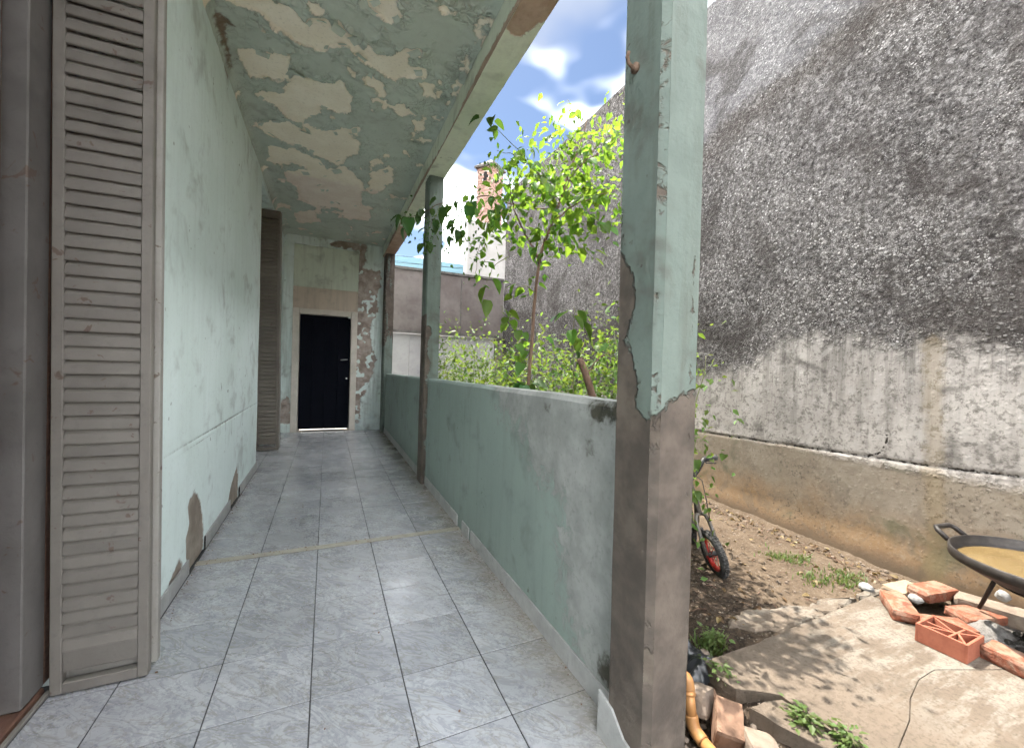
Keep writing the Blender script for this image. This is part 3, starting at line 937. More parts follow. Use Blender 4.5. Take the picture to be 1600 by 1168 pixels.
b = MB()
b.grid((-0.62, 2.0, ZC), (1.50, 0, 0), (0, YE - 2.0, 0), 130, 500, (0, 0, -1), ceil_disp)
b.grid((-0.62, 0.75, ZC), (1.50, 0, 0), (0, 1.25, 0), 30, 25, (0, 0, -1), ceil_disp)
# cove against the house wall
for k in range(5):
    a0, a1 = k / 5 * PI / 2, (k + 1) / 5 * PI / 2
    p0 = (-0.62 - 0.08 * math.sin(a0), ZC - 0.08 * (1 - math.cos(a0))); p1 = (-0.62 - 0.08 * math.sin(a1), ZC - 0.08 * (1 - math.cos(a1)))
    b.grid((p0[0], 0.75, p0[1]), (p1[0] - p0[0], 0, p1[1] - p0[1]), (0, YE - 0.75, 0), 1, 300, (0.5, 0, -0.8))
b.box((-1.05, 0.75, ZC + 0.02), (0.88, YE + 0.25, ZC + 0.17), skip='')  # roof stops short out of view, shaped to let extra sky light in
ceiling = b.build('ceiling', M_ceiling, origin=(0.1, 3.3, ZC), smooth=True, attrs={
    'peel': lambda P, N: peel(P),
    'pink': lambda P, N: 0.3 - np.clip((P[:, 1] - 4.6) / 2.5, -0.5, 0.42) + np.where(peel(P) > 0.01, 9, 0),
    'gash': lambda P, N: sdf(P[:, 0], P[:, 1], GASH)})
tag(ceiling, kind='structure')
# curled flakes of paint hanging at the edges of the bare patches
fl_meshes = []
for k in range(4):
    r = random.Random(k + 50)
    n = 4
    L, Wd = r.uniform(0.03, 0.06), r.uniform(0.025, 0.05)
    v = []; f = []
    for i in range(n + 1):
        a = i / n * r.uniform(0.7, 1.2)
        for j in range(3):
            v.append((L * math.sin(a) + r.uniform(-.004, .004), (j - 1) * Wd * (1 - 0.25 * i / n) + r.uniform(-.005, .005), -L * (1 - math.cos(a))))
    for i in range(n):
        for j in range(2):
            q = i * 3 + j
            f.append((q, q + 1, q + 4, q + 3))
    m = len(v)
    v += [(x, y, z + 0.0012) for x, y, z in v]
    f += [tuple(i + m for i in q[::-1]) for q in f[:]]
    me = MB().add(v, f).mesh('paint_flake', M_ceiling, {'peel': lambda P, N: np.full(len(P), 1.0), 'pink': lambda P, N: np.full(len(P), 9.0), 'gash': lambda P, N: np.full(len(P), 9.0)})
    fl_meshes.append(me)
cnt = 0
for c in CE[:14]:
    for i in range(len(c)):
        if rng.random() < 0.42 and cnt < 60:
            a = Vector((*c[i], 0)); e = Vector((*c[(i + 1) % len(c)], 0))
            p = a.lerp(e, rng.random())
            an = math.atan2(e.y - a.y, e.x - a.x) + PI / 2 + rng.uniform(-.5, .5)
            s = rng.uniform(0.6, 1.25)
            inst(fl_meshes[cnt % 4], 'paint_flake', ceiling, (p.x - 0.1, p.y - 3.3, -0.004), (rng.uniform(-.2, .2), rng.uniform(-.2, .1), an + (PI if rng.random() < .5 else 0)), (s, s, s))
            cnt += 1

# ---- long house wall on the left, with the two door openings
LW1 = [(2.981,0.447),(3.109,0.339),(3.167,0.212),(3.192,0.092),(3.17,-0.064),(2.957,-0.045),(2.84,0.1),(2.833,0.216),(2.881,0.279),(2.848,0.389)]
LW2 = [(4.244,0.284),(4.319,0.177),(4.307,-0.011),(4.014,-0.027),(3.925,0.06),(3.996,0.155),(4.157,0.244)]
LW3 = [(2.55, 0.10), (2.72, 0.17), (2.80, 0.10), (2.78, 0.0), (2.55, 0.0)]
LWG = [(3.24, 3.34), (3.30, 3.30), (3.36, 3.28), (3.60, 3.25), (3.66, 3.24), (3.60, 3.34)]


def lw_damp(P, N):
    y, z = P[:, 1], P[:, 2]
    return np.minimum.reduce([sdf(y, z, LW1), sdf(y, z, LW2), sdf(y, z, LW3) + 0.02, sdf(y, z, LWG)])


def lw_scar(P, N):
    y, z = P[:, 1], P[:, 2]
    d = dist_line(y, z, [(2.0, 0.757), (3.3, 0.749), (5.3, 0.744)]) - 0.003
    d2 = dist_line(y, z, [(2.0, 0.705), (2.9, 0.715), (3.6, 0.725)]) - 0.0005
    d3 = dist_line(y, z, [(3.485, 0.74), (3.49, 0.60)]) - 0.002
    d4 = dist_line(y, z, [(3.757, 0.74), (3.768, 0.575)]) - 0.004
    d5 = dist_line(y, z, [(3.40, 3.2), (3.55, 2.6), (3.63, 1.98), (3.64, 1.7)]) - 0.0008
    return np.minimum.reduce([d, d2, d3, d4, d5])


def lw_disp(P):
    y, z = P[:, 1], P[:, 2]
    d = lw_damp(P, None) + 0.05 * (fbm(y * 16, z * 16, 3) - 0.5)
    ins = 1 / (1 + np.exp(np.clip(d / 0.004, -30, 30)))
    e = dist_line(y, z, [(2.0, 0.757), (3.3, 0.749), (5.3, 0.744)])
    return -0.006 * ins - 0.004 * np.exp(-(e / 0.006) ** 2) + 0.009 * (fbm(y * 1.7, z * 1.7, 3) - 0.5) + 0.002 * (fbm(y * 22, z * 22, 2) - 0.5)


b = MB()
b.grid((XW, 2.065, 0), (0, 3.265, 0), (0, 0, ZC - 0.02), 218, 222, (1, 0, 0), lw_disp)
b.box((-1.05, 2.065, 0), (XW - 0.012, 5.33, ZC))
b.box((-1.05, 5.33, 3.205), (XW - 0.004, 6.42, ZC), 0.1)             # over the far opening
b.box((-1.05, 6.42, 0), (XW - 0.004, YE + 0.02, ZC), 0.06)           # beyond it
b.box((-1.16, 5.2, 0), (-1.05, 6.6, ZC))                             # blocked back of the far opening
b.box((-1.05, 0.92, 3.205), (XW - 0.004, 2.065, ZC), 0.1)            # over the near opening
b.box((-1.05, -1.3, 0), (XW - 0.004, 0.92, ZC))
hw = b.build('house_wall', M_wall, origin=(XW, 3.7, 0), smooth=False, attrs={'damp': lw_damp, 'scar': lw_scar})
tag(hw, 'long pale mint plaster wall with damp patches at its foot', 'wall')


def skirting(parent, x, side, segs, h=0.085, zo=0.0):
    """one skirting tile per segment; side +1: wall lies at larger x"""
    for (y0, y1) in segs:
        M_ = T(x - side * 0.004 + rng.uniform(-.001, .001), (y0 + y1) / 2, h / 2 + zo, 0, side * 0.02, 0)
        MB().obox((0.009, y1 - y0 - 0.003, h), M_, 0.0015).build('skirting_tile', M_skirt, parent, origin=(x, (y0 + y1) / 2, 0))


def segs(a, c, step=TS, start=None):
    out = []; y = a
    first = start if start else step
    while y < c - 0.02:
        e = min(y + (first if y == a else step), c)
        out.append((y, e)); y = e
    return out


skirting(hw, XW + 0.002, -1, segs(2.07, 2.86, TS, 0.13) + segs(3.20, 3.96, TS) + segs(4.02, 4.02) + segs(4.34, 5.32, TS))
skirting(hw, XW - 0.002, -1, segs(6.43, YE - 0.01))
MB().obox((0.006, 0.012, 0.085), T(XW + 0.008, 3.195, 0.043)).build('skirting_gap', M_dark, hw)
MB().obox((0.006, 0.03, 0.08), T(XW + 0.008, 4.33, 0.042)).build('skirting_gap', M_dark, hw)

# ---- end wall with recessed panel and door opening
EWR = [(0.47,3.395),(0.608,3.334),(0.575,3.082),(0.54,2.913),(0.698,2.892),(0.837,2.889),(0.863,2.662),(0.789,2.445),(0.817,2.155),(0.721,1.981),(0.686,1.812),(0.734,1.481),(0.82,1.275),(0.745,1.063),(0.674,0.769),(0.561,0.56),(0.552,0.144),(0.455,0.146),(0.44,2.211)]
EWT = [(0.0,3.25),(0.147,3.38),(0.449,3.40),(0.55,3.25),(0.40,3.21),(0.15,3.22)]
EWL = [(-0.72,0.50),(-0.60,0.62),(-0.546,0.5),(-0.546,0.15),(-0.72,0.15)]
DL, DR, DT = -0.447, 0.372, 2.02        # door opening


def ew_bare(P, N):
    x, z = P[:, 0], P[:, 2]
    return np.minimum.reduce([sdf(x, z, EWR), sdf(x, z, EWT), sdf(x, z, EWL)])


def ew_disp(P):
    d = ew_bare(P, None) + 0.12 * (fbm(P[:, 0] * 10, P[:, 2] * 10, 4) - 0.5)
    ins = 1 / (1 + np.exp(np.clip(d / 0.006, -30, 30)))
    return -0.012 * ins + 0.012 * (fbm(P[:, 0] * 12, P[:, 2] * 12, 3) - 0.5) * (0.3 + ins)


b = MB()
b.grid((0.475, YE, 0), (0.475, 0, 0), (0, 0, ZC), 40, 270, (0, -1, 0), ew_disp)
b.grid((-0.70, YE, 0), (0.145, 0, 0), (0, 0, ZC), 14, 270, (0, -1, 0), ew_disp)
b.grid((-0.555, YE, 3.20), (1.03, 0, 0), (0, 0, ZC - 3.20), 90, 14, (0, -1, 0), ew_disp)
b.box((0.475, YE + 0.014, 0), (1.07, YE + 0.24, ZC + 0.14))
b.box((-1.05, YE + 0.022, 0), (-0.555, YE + 0.24, ZC))
b.box((-0.555, YE + 0.016, 3.20), (0.475, YE + 0.24, ZC))
b.box((-0.555, YE + 0.10, 2.10), (0.475, YE + 0.235, 3.20))
ew = b.build('end_wall', M_end, origin=(0.1, YE, 0), attrs={'bare': ew_bare, 'damp': lambda P, N: 0.25 + P[:, 2] * 0.28 - 0.25 * (P[:, 0] > 0.45)})
tag(ew, 'peeling blue-green end wall around the black door', 'wall')
MB().box((-0.555, YE + 0.045, 2.485), (0.475, YE + 0.098, 3.198), 0.1).build('recessed_panel', M_panel_green, ew)
MB().box((-0.555, YE + 0.030, 2.118), (0.475, YE + 0.096, 2.482), 0.1).build('transom_panel', M_panel_tan, ew)

# ---- black door
dr = empty('black_door', ((DL + DR) / 2, YE + 0.06, 0))
tag(dr, 'black door with a bright gap below, at the end of the veranda', 'door')
DLW = (DR - DL - 0.012) / 4
for k in range(4):
    MB().obox((DLW - 0.003, 0.04, DT - 0.047), T(DL + 0.006 + DLW * (k + 0.5), YE + 0.075 + 0.001 * (k % 2), 0.040 + (DT - 0.047) / 2), 0.004).build('door_plank', M_blackdoor, dr)
MB().box((DL + 0.01, YE + 0.086, 0.05), (DR - 0.01, YE + 0.097, DT - 0.01)).build('door_back', M_blackdoor, dr)
fr = MB()
fr.obox((0.105, 0.13, 2.115), T(DL - 0.0535, YE + 0.045, 1.0585), 0.004)
fr.obox((0.100, 0.13, 2.115), T(DR + 0.0520, YE + 0.045, 1.0585), 0.004)
fr.obox((DR - DL - 0.003, 0.128, 0.092), T((DL + DR) / 2, YE + 0.046, DT + 0.048), 0.004)
fr.obox((0.03, 0.02, 2.06), T(DL + 0.012, YE + 0.108, 1.03))
fr.obox((0.03, 0.02, 2.06), T(DR - 0.012, YE + 0.108, 1.03))
fr.obox((DR - DL, 0.02, 0.03), T((DL + DR) / 2, YE + 0.109, DT - 0.008))
fr.build('door_frame', M_doorframe, dr)
h = MB()
h.obox((0.035, 0.008, 0.15), T(DR - 0.055, YE + 0.051, 1.24), 0.002)
hp = h.build('lock_plate', M_blackdoor, dr)
MB().tube([(DR - 0.05, YE + 0.05, 1.265), (DR - 0.05, YE + 0.005, 1.265), (DR - 0.07, YE - 0.004, 1.264), (DR - 0.165, YE - 0.004, 1.255)], 0.009, 8).build('door_handle', M_steel, dr, smooth=True)
MB().tube([(DR - 0.055, YE + 0.06, 0.93), (DR - 0.055, YE + 0.045, 0.93)], 0.014, 10).build('keyhole', M_steel, dr)
MB().obox((0.045, 0.03, 0.03), T(DR - 0.03, YE - 0.0, DT - 0.012), 0.004).build('closer_bracket', M_steel, dr)
# sunny yard behind the door, seen only through the gap below it
MB().box((-3, YE + 0.245, -0.3), (0.98, YE + 3.5, -0.004)).build('rear_paving', M_whitewall)
tag(bpy.data.objects['rear_paving'], kind='structure')

# ---- edge beam
BB = [(0.86, 2.20), (0.93, 2.24), (0.976, 2.243), (1.0, 2.16), (1.037, 2.10), (1.08, 2.05), (1.10, 1.0), (0.86, 1.0)]


def beam_bare(P, N):
    x, y, z = P.T
    d = np.where(N[:, 2] < -0.5, np.minimum(sdf(x, y, BB), np.where(y > 5.6, -(y - 6.0) * 0.3, 9)), 9.0)
    inner = np.where(N[:, 0] < -0.5, (z - ZB) - 0.035 - 0.02 * np.sin(y * 3.1), 9.0)
    return np.minimum(d, inner)


def beam_disp(P):
    return 0.007 * (fbm(P[:, 1] * 9, P[:, 0] * 9 + P[:, 2] * 9, 3) - 0.5)


b = MB().box((0.882, 0.75, ZB), (1.06, YE + 0.013, ZC + 0.20), 0.03, beam_disp)
bm_ = b.build('edge_beam', M_beam, origin=(0.97, 3.3, ZB), attrs={'bare': beam_bare})
tag(bm_, 'pale green concrete beam with flaking paint along the veranda roof edge', 'beam')

# ---- pillars
PILI = [(1.014,1.513),(1.016,1.412),(1.05,1.331),(1.012,1.278),(0.986,1.217),(0.988,1.125),(0.927,1.092),(0.80,1.09),(0.80,-0.4),(1.2,-0.4),(1.2,1.193),(1.09,1.60),(1.074,1.80),(1.07,1.62)]
PILF = [(0.70,1.094),(0.876,1.095),(0.90,1.109),(0.942,1.148),(1.003,1.177),(1.2,1.196),(1.2,-0.4),(0.7,-0.4)]


def near_bare(P, N):
    x, y, z = P.T
    x = x + 0.0145 * z
    di = sdf(y, z, PILI)
    df = sdf(x, z, PILF)
    return np.where(N[:, 0] < -0.9, di, df)


def near_chip(P, N):
    x, y, z = P.T
    left = np.where(N[:, 0] < -0.9, np.abs(y - 1.083) + 0.008 + 0.03 * (fbm(z * 4, z * 0 + 3, 3) < 0.48), 9.0)
    arr = np.where((N[:, 0] < -0.3) & (N[:, 1] < -0.3), 0.022 - 0.03 * np.clip(fbm(z * 5 + 2, z * 0 + 8, 3) - 0.42, 0, 1) * 4, 9.0)
    left = np.minimum(left, arr)
    right = np.where(N[:, 1] < -0.9, np.abs(x - (1.036 - 0.0145 * z)) + 0.012 - 0.012 * (z < 1.6), 9.0)
    return np.minimum(left, right)


def chamfer_pillar(x0, x1, y0, y1, z0, z1, ch, lean, du=0.02):
    """square pillar with a chamfered near-inner arris, leaning by lean metres per metre"""
    pr = [(x0, y1), (x0, y0 + ch), (x0 + ch, y0), (x1, y0), (x1, y1)]
    b = MB()
    for i in range(5):
        a = np.array(pr[i]); c = np.array(pr[(i + 1) % 5])
        e = c - a
        N = np.array((e[1], -e[0], 0)); N = N / np.linalg.norm(N)
        if np.dot(N[:2], (a + c) / 2 - np.array([(x0 + x1) / 2, (y0 + y1) / 2])) < 0:
            N = -N
        b.grid((a[0], a[1], z0), (e[0], e[1], 0), (0, 0, z1 - z0), max(1, int(np.linalg.norm(e) / du)), int((z1 - z0) / du), N,
               lambda P: 0.004 * (fbm(P[:, 0] * 14 + P[:, 1] * 14, P[:, 2] * 6, 3) - 0.5))
    return b


def lean_post(k):
    def f(P):
        Q = P.copy(); Q[:, 0] -= k * Q[:, 2]
        return Q
    return f


pn = chamfer_pillar(0.880, 1.036, 0.908, 1.083, -0.42, ZB + 0.01, 0.02, 0.0145).build(
    'concrete_pillar', M_pillar, origin=(0.96, 1.0, 0), post=lean_post(0.0145), attrs={'bare': near_bare, 'chip': near_chip})
tag(pn, 'big near pillar, bare brown concrete below and pale green paint above', 'pillar', 'veranda pillars')
hk = MB().tube([(0.852, 1.03, 2.17), (0.835, 1.03, 2.168), (0.815, 1.027, 2.175), (0.808, 1.025, 2.19), (0.812, 1.024, 2.205)], 0.006, 6)
hk.tube([(0.85, 1.03, 2.17), (0.838, 1.03, 2.17)], 0.016, 8)
hk.build('hook', M_rust, pn, smooth=True)
# cut skirting tile wrapped against the pillar's foot
sk = MB()
v = [(0, -0.10, 0), (0, 0.13, 0), (0, 0.13, 0.15), (0, 0.06, 0.135), (0, 0.0, 0.085), (0, -0.10, 0.07)]
sk.add([(x - 0.008, y, z) for x, y, z in v] + [(x, y, z) for x, y, z in v],
       [(0, 1, 2, 3, 4, 5)[::-1], (6, 7, 8, 9, 10, 11)] + [(i, (i + 1) % 6, 6 + (i + 1) % 6, 6 + i) for i in range(6)])
so = sk.mesh('skirting_tile', M_skirt)
inst(so, 'skirting_tile', pn, (0.878 - 0.96, 1.0 - 1.0, 0.0))


def mid_bare(P, N):
    x, y, z = P.T
    front = np.where(N[:, 1] < -0.9, np.maximum((x - 0.948) + 0.016 * np.sin(z * 19), z - 1.62), 9.0)
    inner = np.where(N[:, 0] < -0.5, np.where(z < 1.75, -0.1, (y - 4.29) * 0.2 + 0.03), 9.0)
    return np.minimum(front, inner)


pm_ = chamfer_pillar(0.905, 1.052, 4.22, 4.42, -0.35, ZB + 0.01, 0.012, 0).build(
    'concrete_pillar', M_pillar, origin=(0.98, 4.3, 0), attrs={'bare': mid_bare, 'chip': lambda P, N: np.full(len(P), 9.0)})
tag(pm_, 'slim middle pillar standing halfway along the parapet', 'pillar', 'veranda pillars')


def far_bare(P, N):
    x, y, z = P.T
    return np.where(z > 1.62 + 0.1 * np.sin(x * 40), -0.02 + 0.1 * (fbm(z * 3, x * 20, 3) - 0.45), 0.03)


pf = chamfer_pillar(0.905, 1.054, 7.58, YE + 0.02, -0.35, ZB + 0.01, 0.012, 0).build(
    'concrete_pillar', M_pillar, origin=(0.98, 7.7, 0), attrs={'bare': far_bare, 'chip': lambda P, N: np.full(len(P), 9.0)})
tag(pf, 'stained far pillar against the end wall', 'pillar', 'veranda pillars')

# ---- parapet
PAR = [(2.418,1.16),(2.30,1.02),(2.053,0.918),(1.925,0.884),(1.836,0.731),(1.696,0.717),(1.512,0.65),(1.559,0.516),(1.493,0.369),(1.511,0.243),(1.429,0.203),(1.32,0.0),(0.9,-0.1),(0.9,1.2)]
MOLD = [[(1.365,1.084),(1.219,1.099),(1.12,1.10),(1.12,1.04),(1.187,1.043),(1.338,1.021)], [(1.23,0.17),(1.16,0.22),(1.10,0.22),(1.10,0.10),(1.16,0.09),(1.24,0.11)]]


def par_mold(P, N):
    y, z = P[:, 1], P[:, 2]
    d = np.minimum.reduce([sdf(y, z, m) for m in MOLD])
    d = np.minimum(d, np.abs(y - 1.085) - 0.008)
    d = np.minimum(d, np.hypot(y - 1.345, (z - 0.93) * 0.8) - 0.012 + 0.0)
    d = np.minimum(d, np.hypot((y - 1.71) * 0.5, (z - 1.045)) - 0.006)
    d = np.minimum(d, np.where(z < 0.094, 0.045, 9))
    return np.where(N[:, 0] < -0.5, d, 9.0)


def par_post(P):
    Q = P.copy()
    y = Q[:, 1]
    top = 1.128 - 0.0132 * (y - 1.1) + 0.006 * (fbm(y * 3, y * 0, 3) - 0.5)
    t = np.clip((Q[:, 2] - 0.9) / (1.10 - 0.9), 0, 1)
    Q[:, 2] = Q[:, 2] + t * (top - 1.10)
    # soft rounded coping edge
    e = np.clip((Q[:, 2] - (top - 0.025)) / 0.025, 0, 1)
    Q[:, 0] = np.where(Q[:, 0] < 1.0, Q[:, 0] + 0.014 * e * e, Q[:, 0] - 0.014 * e * e)
    return Q


b = MB().box((XP, 1.075, -0.30), (1.066, YE + 0.013, 1.10), 0.02,
             lambda P: 0.004 * (fbm(P[:, 1] * 8, P[:, 2] * 8, 3) - 0.5) * (P[:, 2] < 1.08) * (P[:, 2] > -0.2))
pa = b.build('parapet_wall', M_parapet, origin=(1.0, 4.4, 0), post=par_post, attrs={'worn': lambda P, N: sdf(P[:, 1], P[:, 2], PAR) * 1.0 + np.where(N[:, 2] > 0.5, -0.2, 0), 'mold': par_mold})
tag(pa, 'low green plaster parapet with worn grey patch and mould', 'parapet')
skirting(pa, XP - 0.002, 1, segs(1.16, 2.72, TS, 0.27) + segs(2.76, 2.92), 0.085)
skirting(pa, XP - 0.002, 1, segs(3.04, 4.21, TS, 0.2) + segs(4.43, 7.56, TS), 0.085)

# ---- near doorway: frame, closed inner leaf, threshold
df = empty('door_frame', (-0.95, 1.5, 0))
tag(df, 'worn taupe wooden door frame and threshold at the left edge', 'door frame')
MB().obox((0.10, 0.122, 3.17), T(-0.957, 1.953, 1.62), 0.004).build('jamb', M_woodframe, df)
MB().obox((0.112, 0.045, 3.17), T(-0.965, 2.0405, 1.62), 0.003).build('jamb_gap_shade', M_threshold, df)  # dark strip standing in for the shaded gap beside the jamb
MB().obox((0.045, 0.06, 3.17), T(-0.99, 1.862, 1.62), 0.003).build('door_stop', M_threshold, df)
MB().obox((0.10, 0.12, 3.17), T(-0.957, 0.99, 1.62), 0.004).build('jamb', M_woodframe, df)
MB().obox((0.10, 0.84, 0.1), T(-0.957, 1.471, 3.155), 0.004).build('head_rail', M_woodframe, df)
MB().obox((0.10, 1.06, 0.030), T(-0.953, 1.485, 0.016), 0.006).build('threshold', M_threshold, df)
MB().obox((0.016, 1.06, 0.014), T(-0.893, 1.485, 0.008), 0.003).build('threshold_strip', M_woodframe, df)
il = empty('inner_door', (-0.97, 1.45, 0))
tag(il, 'taupe panelled door leaf shut behind the frame at far left', 'door')
for (y0, y1, z0, z1, x) in [(1.70, 1.825, 0.06, 3.09, -0.955), (1.06, 1.17, 0.06, 3.09, -0.955), (1.173, 1.697, 0.06, 0.26, -0.956), (1.173, 1.697, 1.0, 1.12, -0.956), (1.173, 1.697, 2.97, 3.09, -0.956)]:
    MB().obox((0.04, y1 - y0, z1 - z0), T(x, (y0 + y1) / 2, (z0 + z1) / 2), 0.003).build('door_stile' if z1 - z0 > 2 else 'door_rail', M_woodframe, il)
for (z0, z1) in [(0.262, 0.998), (1.122, 2.968)]:
    MB().obox((0.02, 0.522, z1 - z0), T(-0.966, 1.435, (z0 + z1) / 2), 0.002).build('door_panel', M_woodframe, il)

# ---- louvred shutters
PITCH_Z = 0.0503


def slat_mesh(w, mat):
    pr = [(-0.012, -0.027), (-0.0165, -0.0245), (-0.0165, -0.019), (-0.010, 0.010), (0.004, 0.028), (0.013, 0.030), (0.013, 0.026), (0.002, 0.012), (-0.006, -0.026)]
    n = len(pr)
    v = [(-w / 2, y, z) for y, z in pr] + [(w / 2, y, z) for y, z in pr]
    f = [tuple(range(n)), tuple(range(2 * n - 1, n - 1, -1))] + [(i, n + i, n + (i + 1) % n, (i + 1) % n) for i in range(n)]
    return MB().add(v, f).mesh('slat', mat)


def shutter(name, x0, x1, yc, z0, z1, mat, mat2, label, parent=None, lean=0.0):
    e = empty(name, (x0, yc, z0), (0, lean, 0))
    w = x1 - x0
    st, th = 0.033, 0.034
    H = z1 - z0
    for xc in (st / 2, w - st / 2):
        MB().obox((st, th, H), T(xc, 0, H / 2), 0.003).local('stile', mat, e)
    MB().obox((w - 2 * st - 0.001, th - 0.003, 0.075), T(w / 2, 0, 0.0755 + 0.04), 0.002).local('bottom_panel', mat, e)
    MB().obox((w - 2 * st - 0.001, th - 0.001, 0.038), T(w / 2, 0, 0.019), 0.002).local('bottom_rail', mat, e)
    MB().obox((w - 2 * st - 0.001, th, 0.11), T(w / 2, 0, H - 0.055), 0.002).local('top_rail', mat, e)
    me = slat_mesh(w - 2 * st - 0.001, mat)
    z = 0.175
    while z < H - 0.13:
        inst(me, 'slat', e, (w / 2, rng.uniform(-.0015, .0015), z + rng.uniform(-.0015, .0015)), (rng.uniform(-.07, .07), rng.uniform(-.004, .004), rng.uniform(-.002, .002)))
        z += PITCH_Z
    tag(e, label, 'shutter', 'louvred wooden shutters')
    return e


s1 = shutter('louvred_shutter', -0.880, -0.602, 2.000, 0.006, 3.17, M_shutter, M_shutter_edge,
             'tall louvred shutter leaf nearest the viewer, taupe with chipped stiles', lean=-0.006)
s1b = shutter('louvred_shutter', -0.880, -0.586, 2.042, 0.028, 3.17, M_shutter_edge, M_shutter_edge,
              'paler worn shutter leaf folded behind the nearest one, only its edge showing', lean=-0.006)
s2 = shutter('louvred_shutter', -0.845, -0.575, 6.335, 0.012, 3.195, M_shutter_dark, M_shutter_dark,
             'brown louvred shutter in the far wall opening near the black door', lean=-0.012)
s2b = shutter('louvred_shutter', -0.845, -0.562, 6.376, 0.03, 3.195, M_shutter_edge, M_shutter_edge,
              'grey edge of the leaf folded behind the far brown shutter', lean=-0.012)

# ================================================================== BEYOND THE PARAPET
# ---- tall boundary wall
XB, ZT = 3.68, 5.20
BWP = [(3.5,1.16),(3.263,1.186),(2.608,1.332),(2.405,1.535),(2.163,1.58),(1.753,1.534),(1.558,1.456),(1.423,1.518),(1.235,1.489),(0.967,1.386),(0.3,1.4),(0.3,0.60),(9,0.55),(9,0.75),(4.5,0.9)]
BW_SUNLIT = [(3.9,3.55),(3.392,3.732),(2.795,3.947),(2.218,4.02),(1.659,4.15),(0.5,4.9),(0.2,5.6),(4.3,5.6),(4.3,4.2)]
CK1 = [(9, 0.55), (5, 0.57), (3.15, 0.61), (2.4, 0.635), (1.717, 0.661), (1.3, 0.675), (0.942, 0.703), (0.3, 0.72)]
CK2 = [(1.68, 0.67), (1.60, 0.72), (1.58, 0.83), (1.62, 0.90)]
CK3 = [(2.45, 1.53), (2.2, 1.60), (1.95, 1.95), (1.6, 2.45), (1.45, 2.5)]


def bw_rough(P):
    y, z = P[:, 1], P[:, 2]
    d = sdf(y, z, BWP) + 0.35 * (fbm(y * 9, z * 9, 4) - 0.5)
    smooth = np.clip(0.5 - d / 0.1, 0, 1)
    low = np.clip((0.66 - z) / 0.03, 0, 1)
    return 1 - 0.85 * np.maximum(smooth, low)


def bw_disp(P):
    y, z = P[:, 1], P[:, 2]
    r = bw_rough(P)
    f1 = fbm(y * 30, z * 30, 3, 0.6)
    f2 = vnoise(y * 62 + 3, z * 62)
    e = dist_line(y, z, CK1)
    base = 0.04 * np.clip((0.12 - z) / 0.3, 0, 1) ** 1.5 + 0.003 * np.clip((0.655 - z) / 0.02, 0, 1)
    return r * (0.004 * (f1 - 0.5) + 0.004 * np.clip(f2 - 0.5, 0, 1)) + 0.03 * (fbm(y * 0.9, z * 0.9, 3) - 0.5) + base - 0.012 * np.exp(-(e / 0.008) ** 2)


b = MB()
b.grid((XB, 0.55, -0.4), (0, 3.05, 0), (0, 0, ZT + 0.4), 235, 430, (-1, 0, 0), bw_disp)
b.grid((XB, 3.6, -0.4), (0, 5.2, 0), (0, 0, ZT + 0.4), 210, 225, (-1, 0, 0), bw_disp)
b.grid((XB, -2.0, -0.4), (0, 2.55, 0), (0, 0, ZT + 0.4), 40, 80, (-1, 0, 0), bw_disp)
b.box((XB + 0.03, -2.0, -0.4), (XB + 0.25, 8.8, ZT))
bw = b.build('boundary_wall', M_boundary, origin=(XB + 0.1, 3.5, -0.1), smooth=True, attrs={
    'plaster': lambda P, N: sdf(P[:, 1], P[:, 2], BWP), 'pale': lambda P, N: sdf(P[:, 1], P[:, 2], BW_SUNLIT),
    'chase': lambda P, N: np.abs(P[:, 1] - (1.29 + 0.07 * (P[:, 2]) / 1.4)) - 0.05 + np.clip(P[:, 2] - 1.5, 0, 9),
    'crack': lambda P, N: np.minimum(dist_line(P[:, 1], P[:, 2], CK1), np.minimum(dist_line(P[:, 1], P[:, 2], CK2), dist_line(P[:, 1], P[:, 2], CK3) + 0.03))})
tag(bw, 'tall weathered grey stucco wall along the right of the yard', 'wall')

# ---- back wall with white gate
bk = MB().box((1.062, 8.77, 1.90), (3.66, 8.99, 3.18), 0.3).build('back_wall', M_backwall, origin=(2.4, 8.8, 0))
MB().box((-2.5, 8.95, -0.004 + 0.004), (-2.49, 8.96, 0.02)) if False else None
tag(bk, 'brown rendered wall closing the far end of the yard', 'wall')
MB().box((1.055, 8.74, 3.182), (3.655, 9.0, 3.235), 0.3).build('coping', M_capping, bk)
MB().box((1.062, 8.715, 1.87), (3.66, 8.768, 1.925), 0.3).build('lintel_ledge', M_capping, bk)
for x0, x1 in ((1.062, 1.17), (3.50, 3.66)):
    MB().box((x0, 8.772, -0.4), (x1, 8.985, 1.868)).build('gate_pier', M_backwall, bk)
MB().obox((0.018, 0.02, 1.2), T(2.65, 8.765, 2.53)).build('render_joint', M_capping, bk)
gt = empty('white_gate', (2.35, 8.82, -0.1))
tag(gt, 'white panelled metal gate below the brown back wall', 'gate')
for i, (x0, x1) in enumerate([(1.18, 1.56), (1.565, 1.90), (1.905, 2.26), (2.265, 2.64), (2.645, 3.06), (3.065, 3.49)]):
    fr = MB()
    c = (x0 + x1) / 2
    fr.obox((x1 - x0 - 0.006, 0.03, 1.90), T(c, 8.835, 0.9), 0.004)
    pn_ = fr.build('gate_panel', M_whitegate, gt)
    MB().obox((x1 - x0 - 0.1, 0.012, 1.62), T(c, 8.815, 0.9), 0.006).build('raised_field', M_whitegate, pn_)
MB().obox((0.11, 0.03, 0.03), T(1.93, 8.79, 1.30), 0.004).build('latch', M_rust, gt)
MB().obox((2.31, 0.05, 0.06), T(2.335, 8.83, 1.895 - 0.06 + 0.0), 0.004).build('gate_head', M_whitegate, gt) if False else None

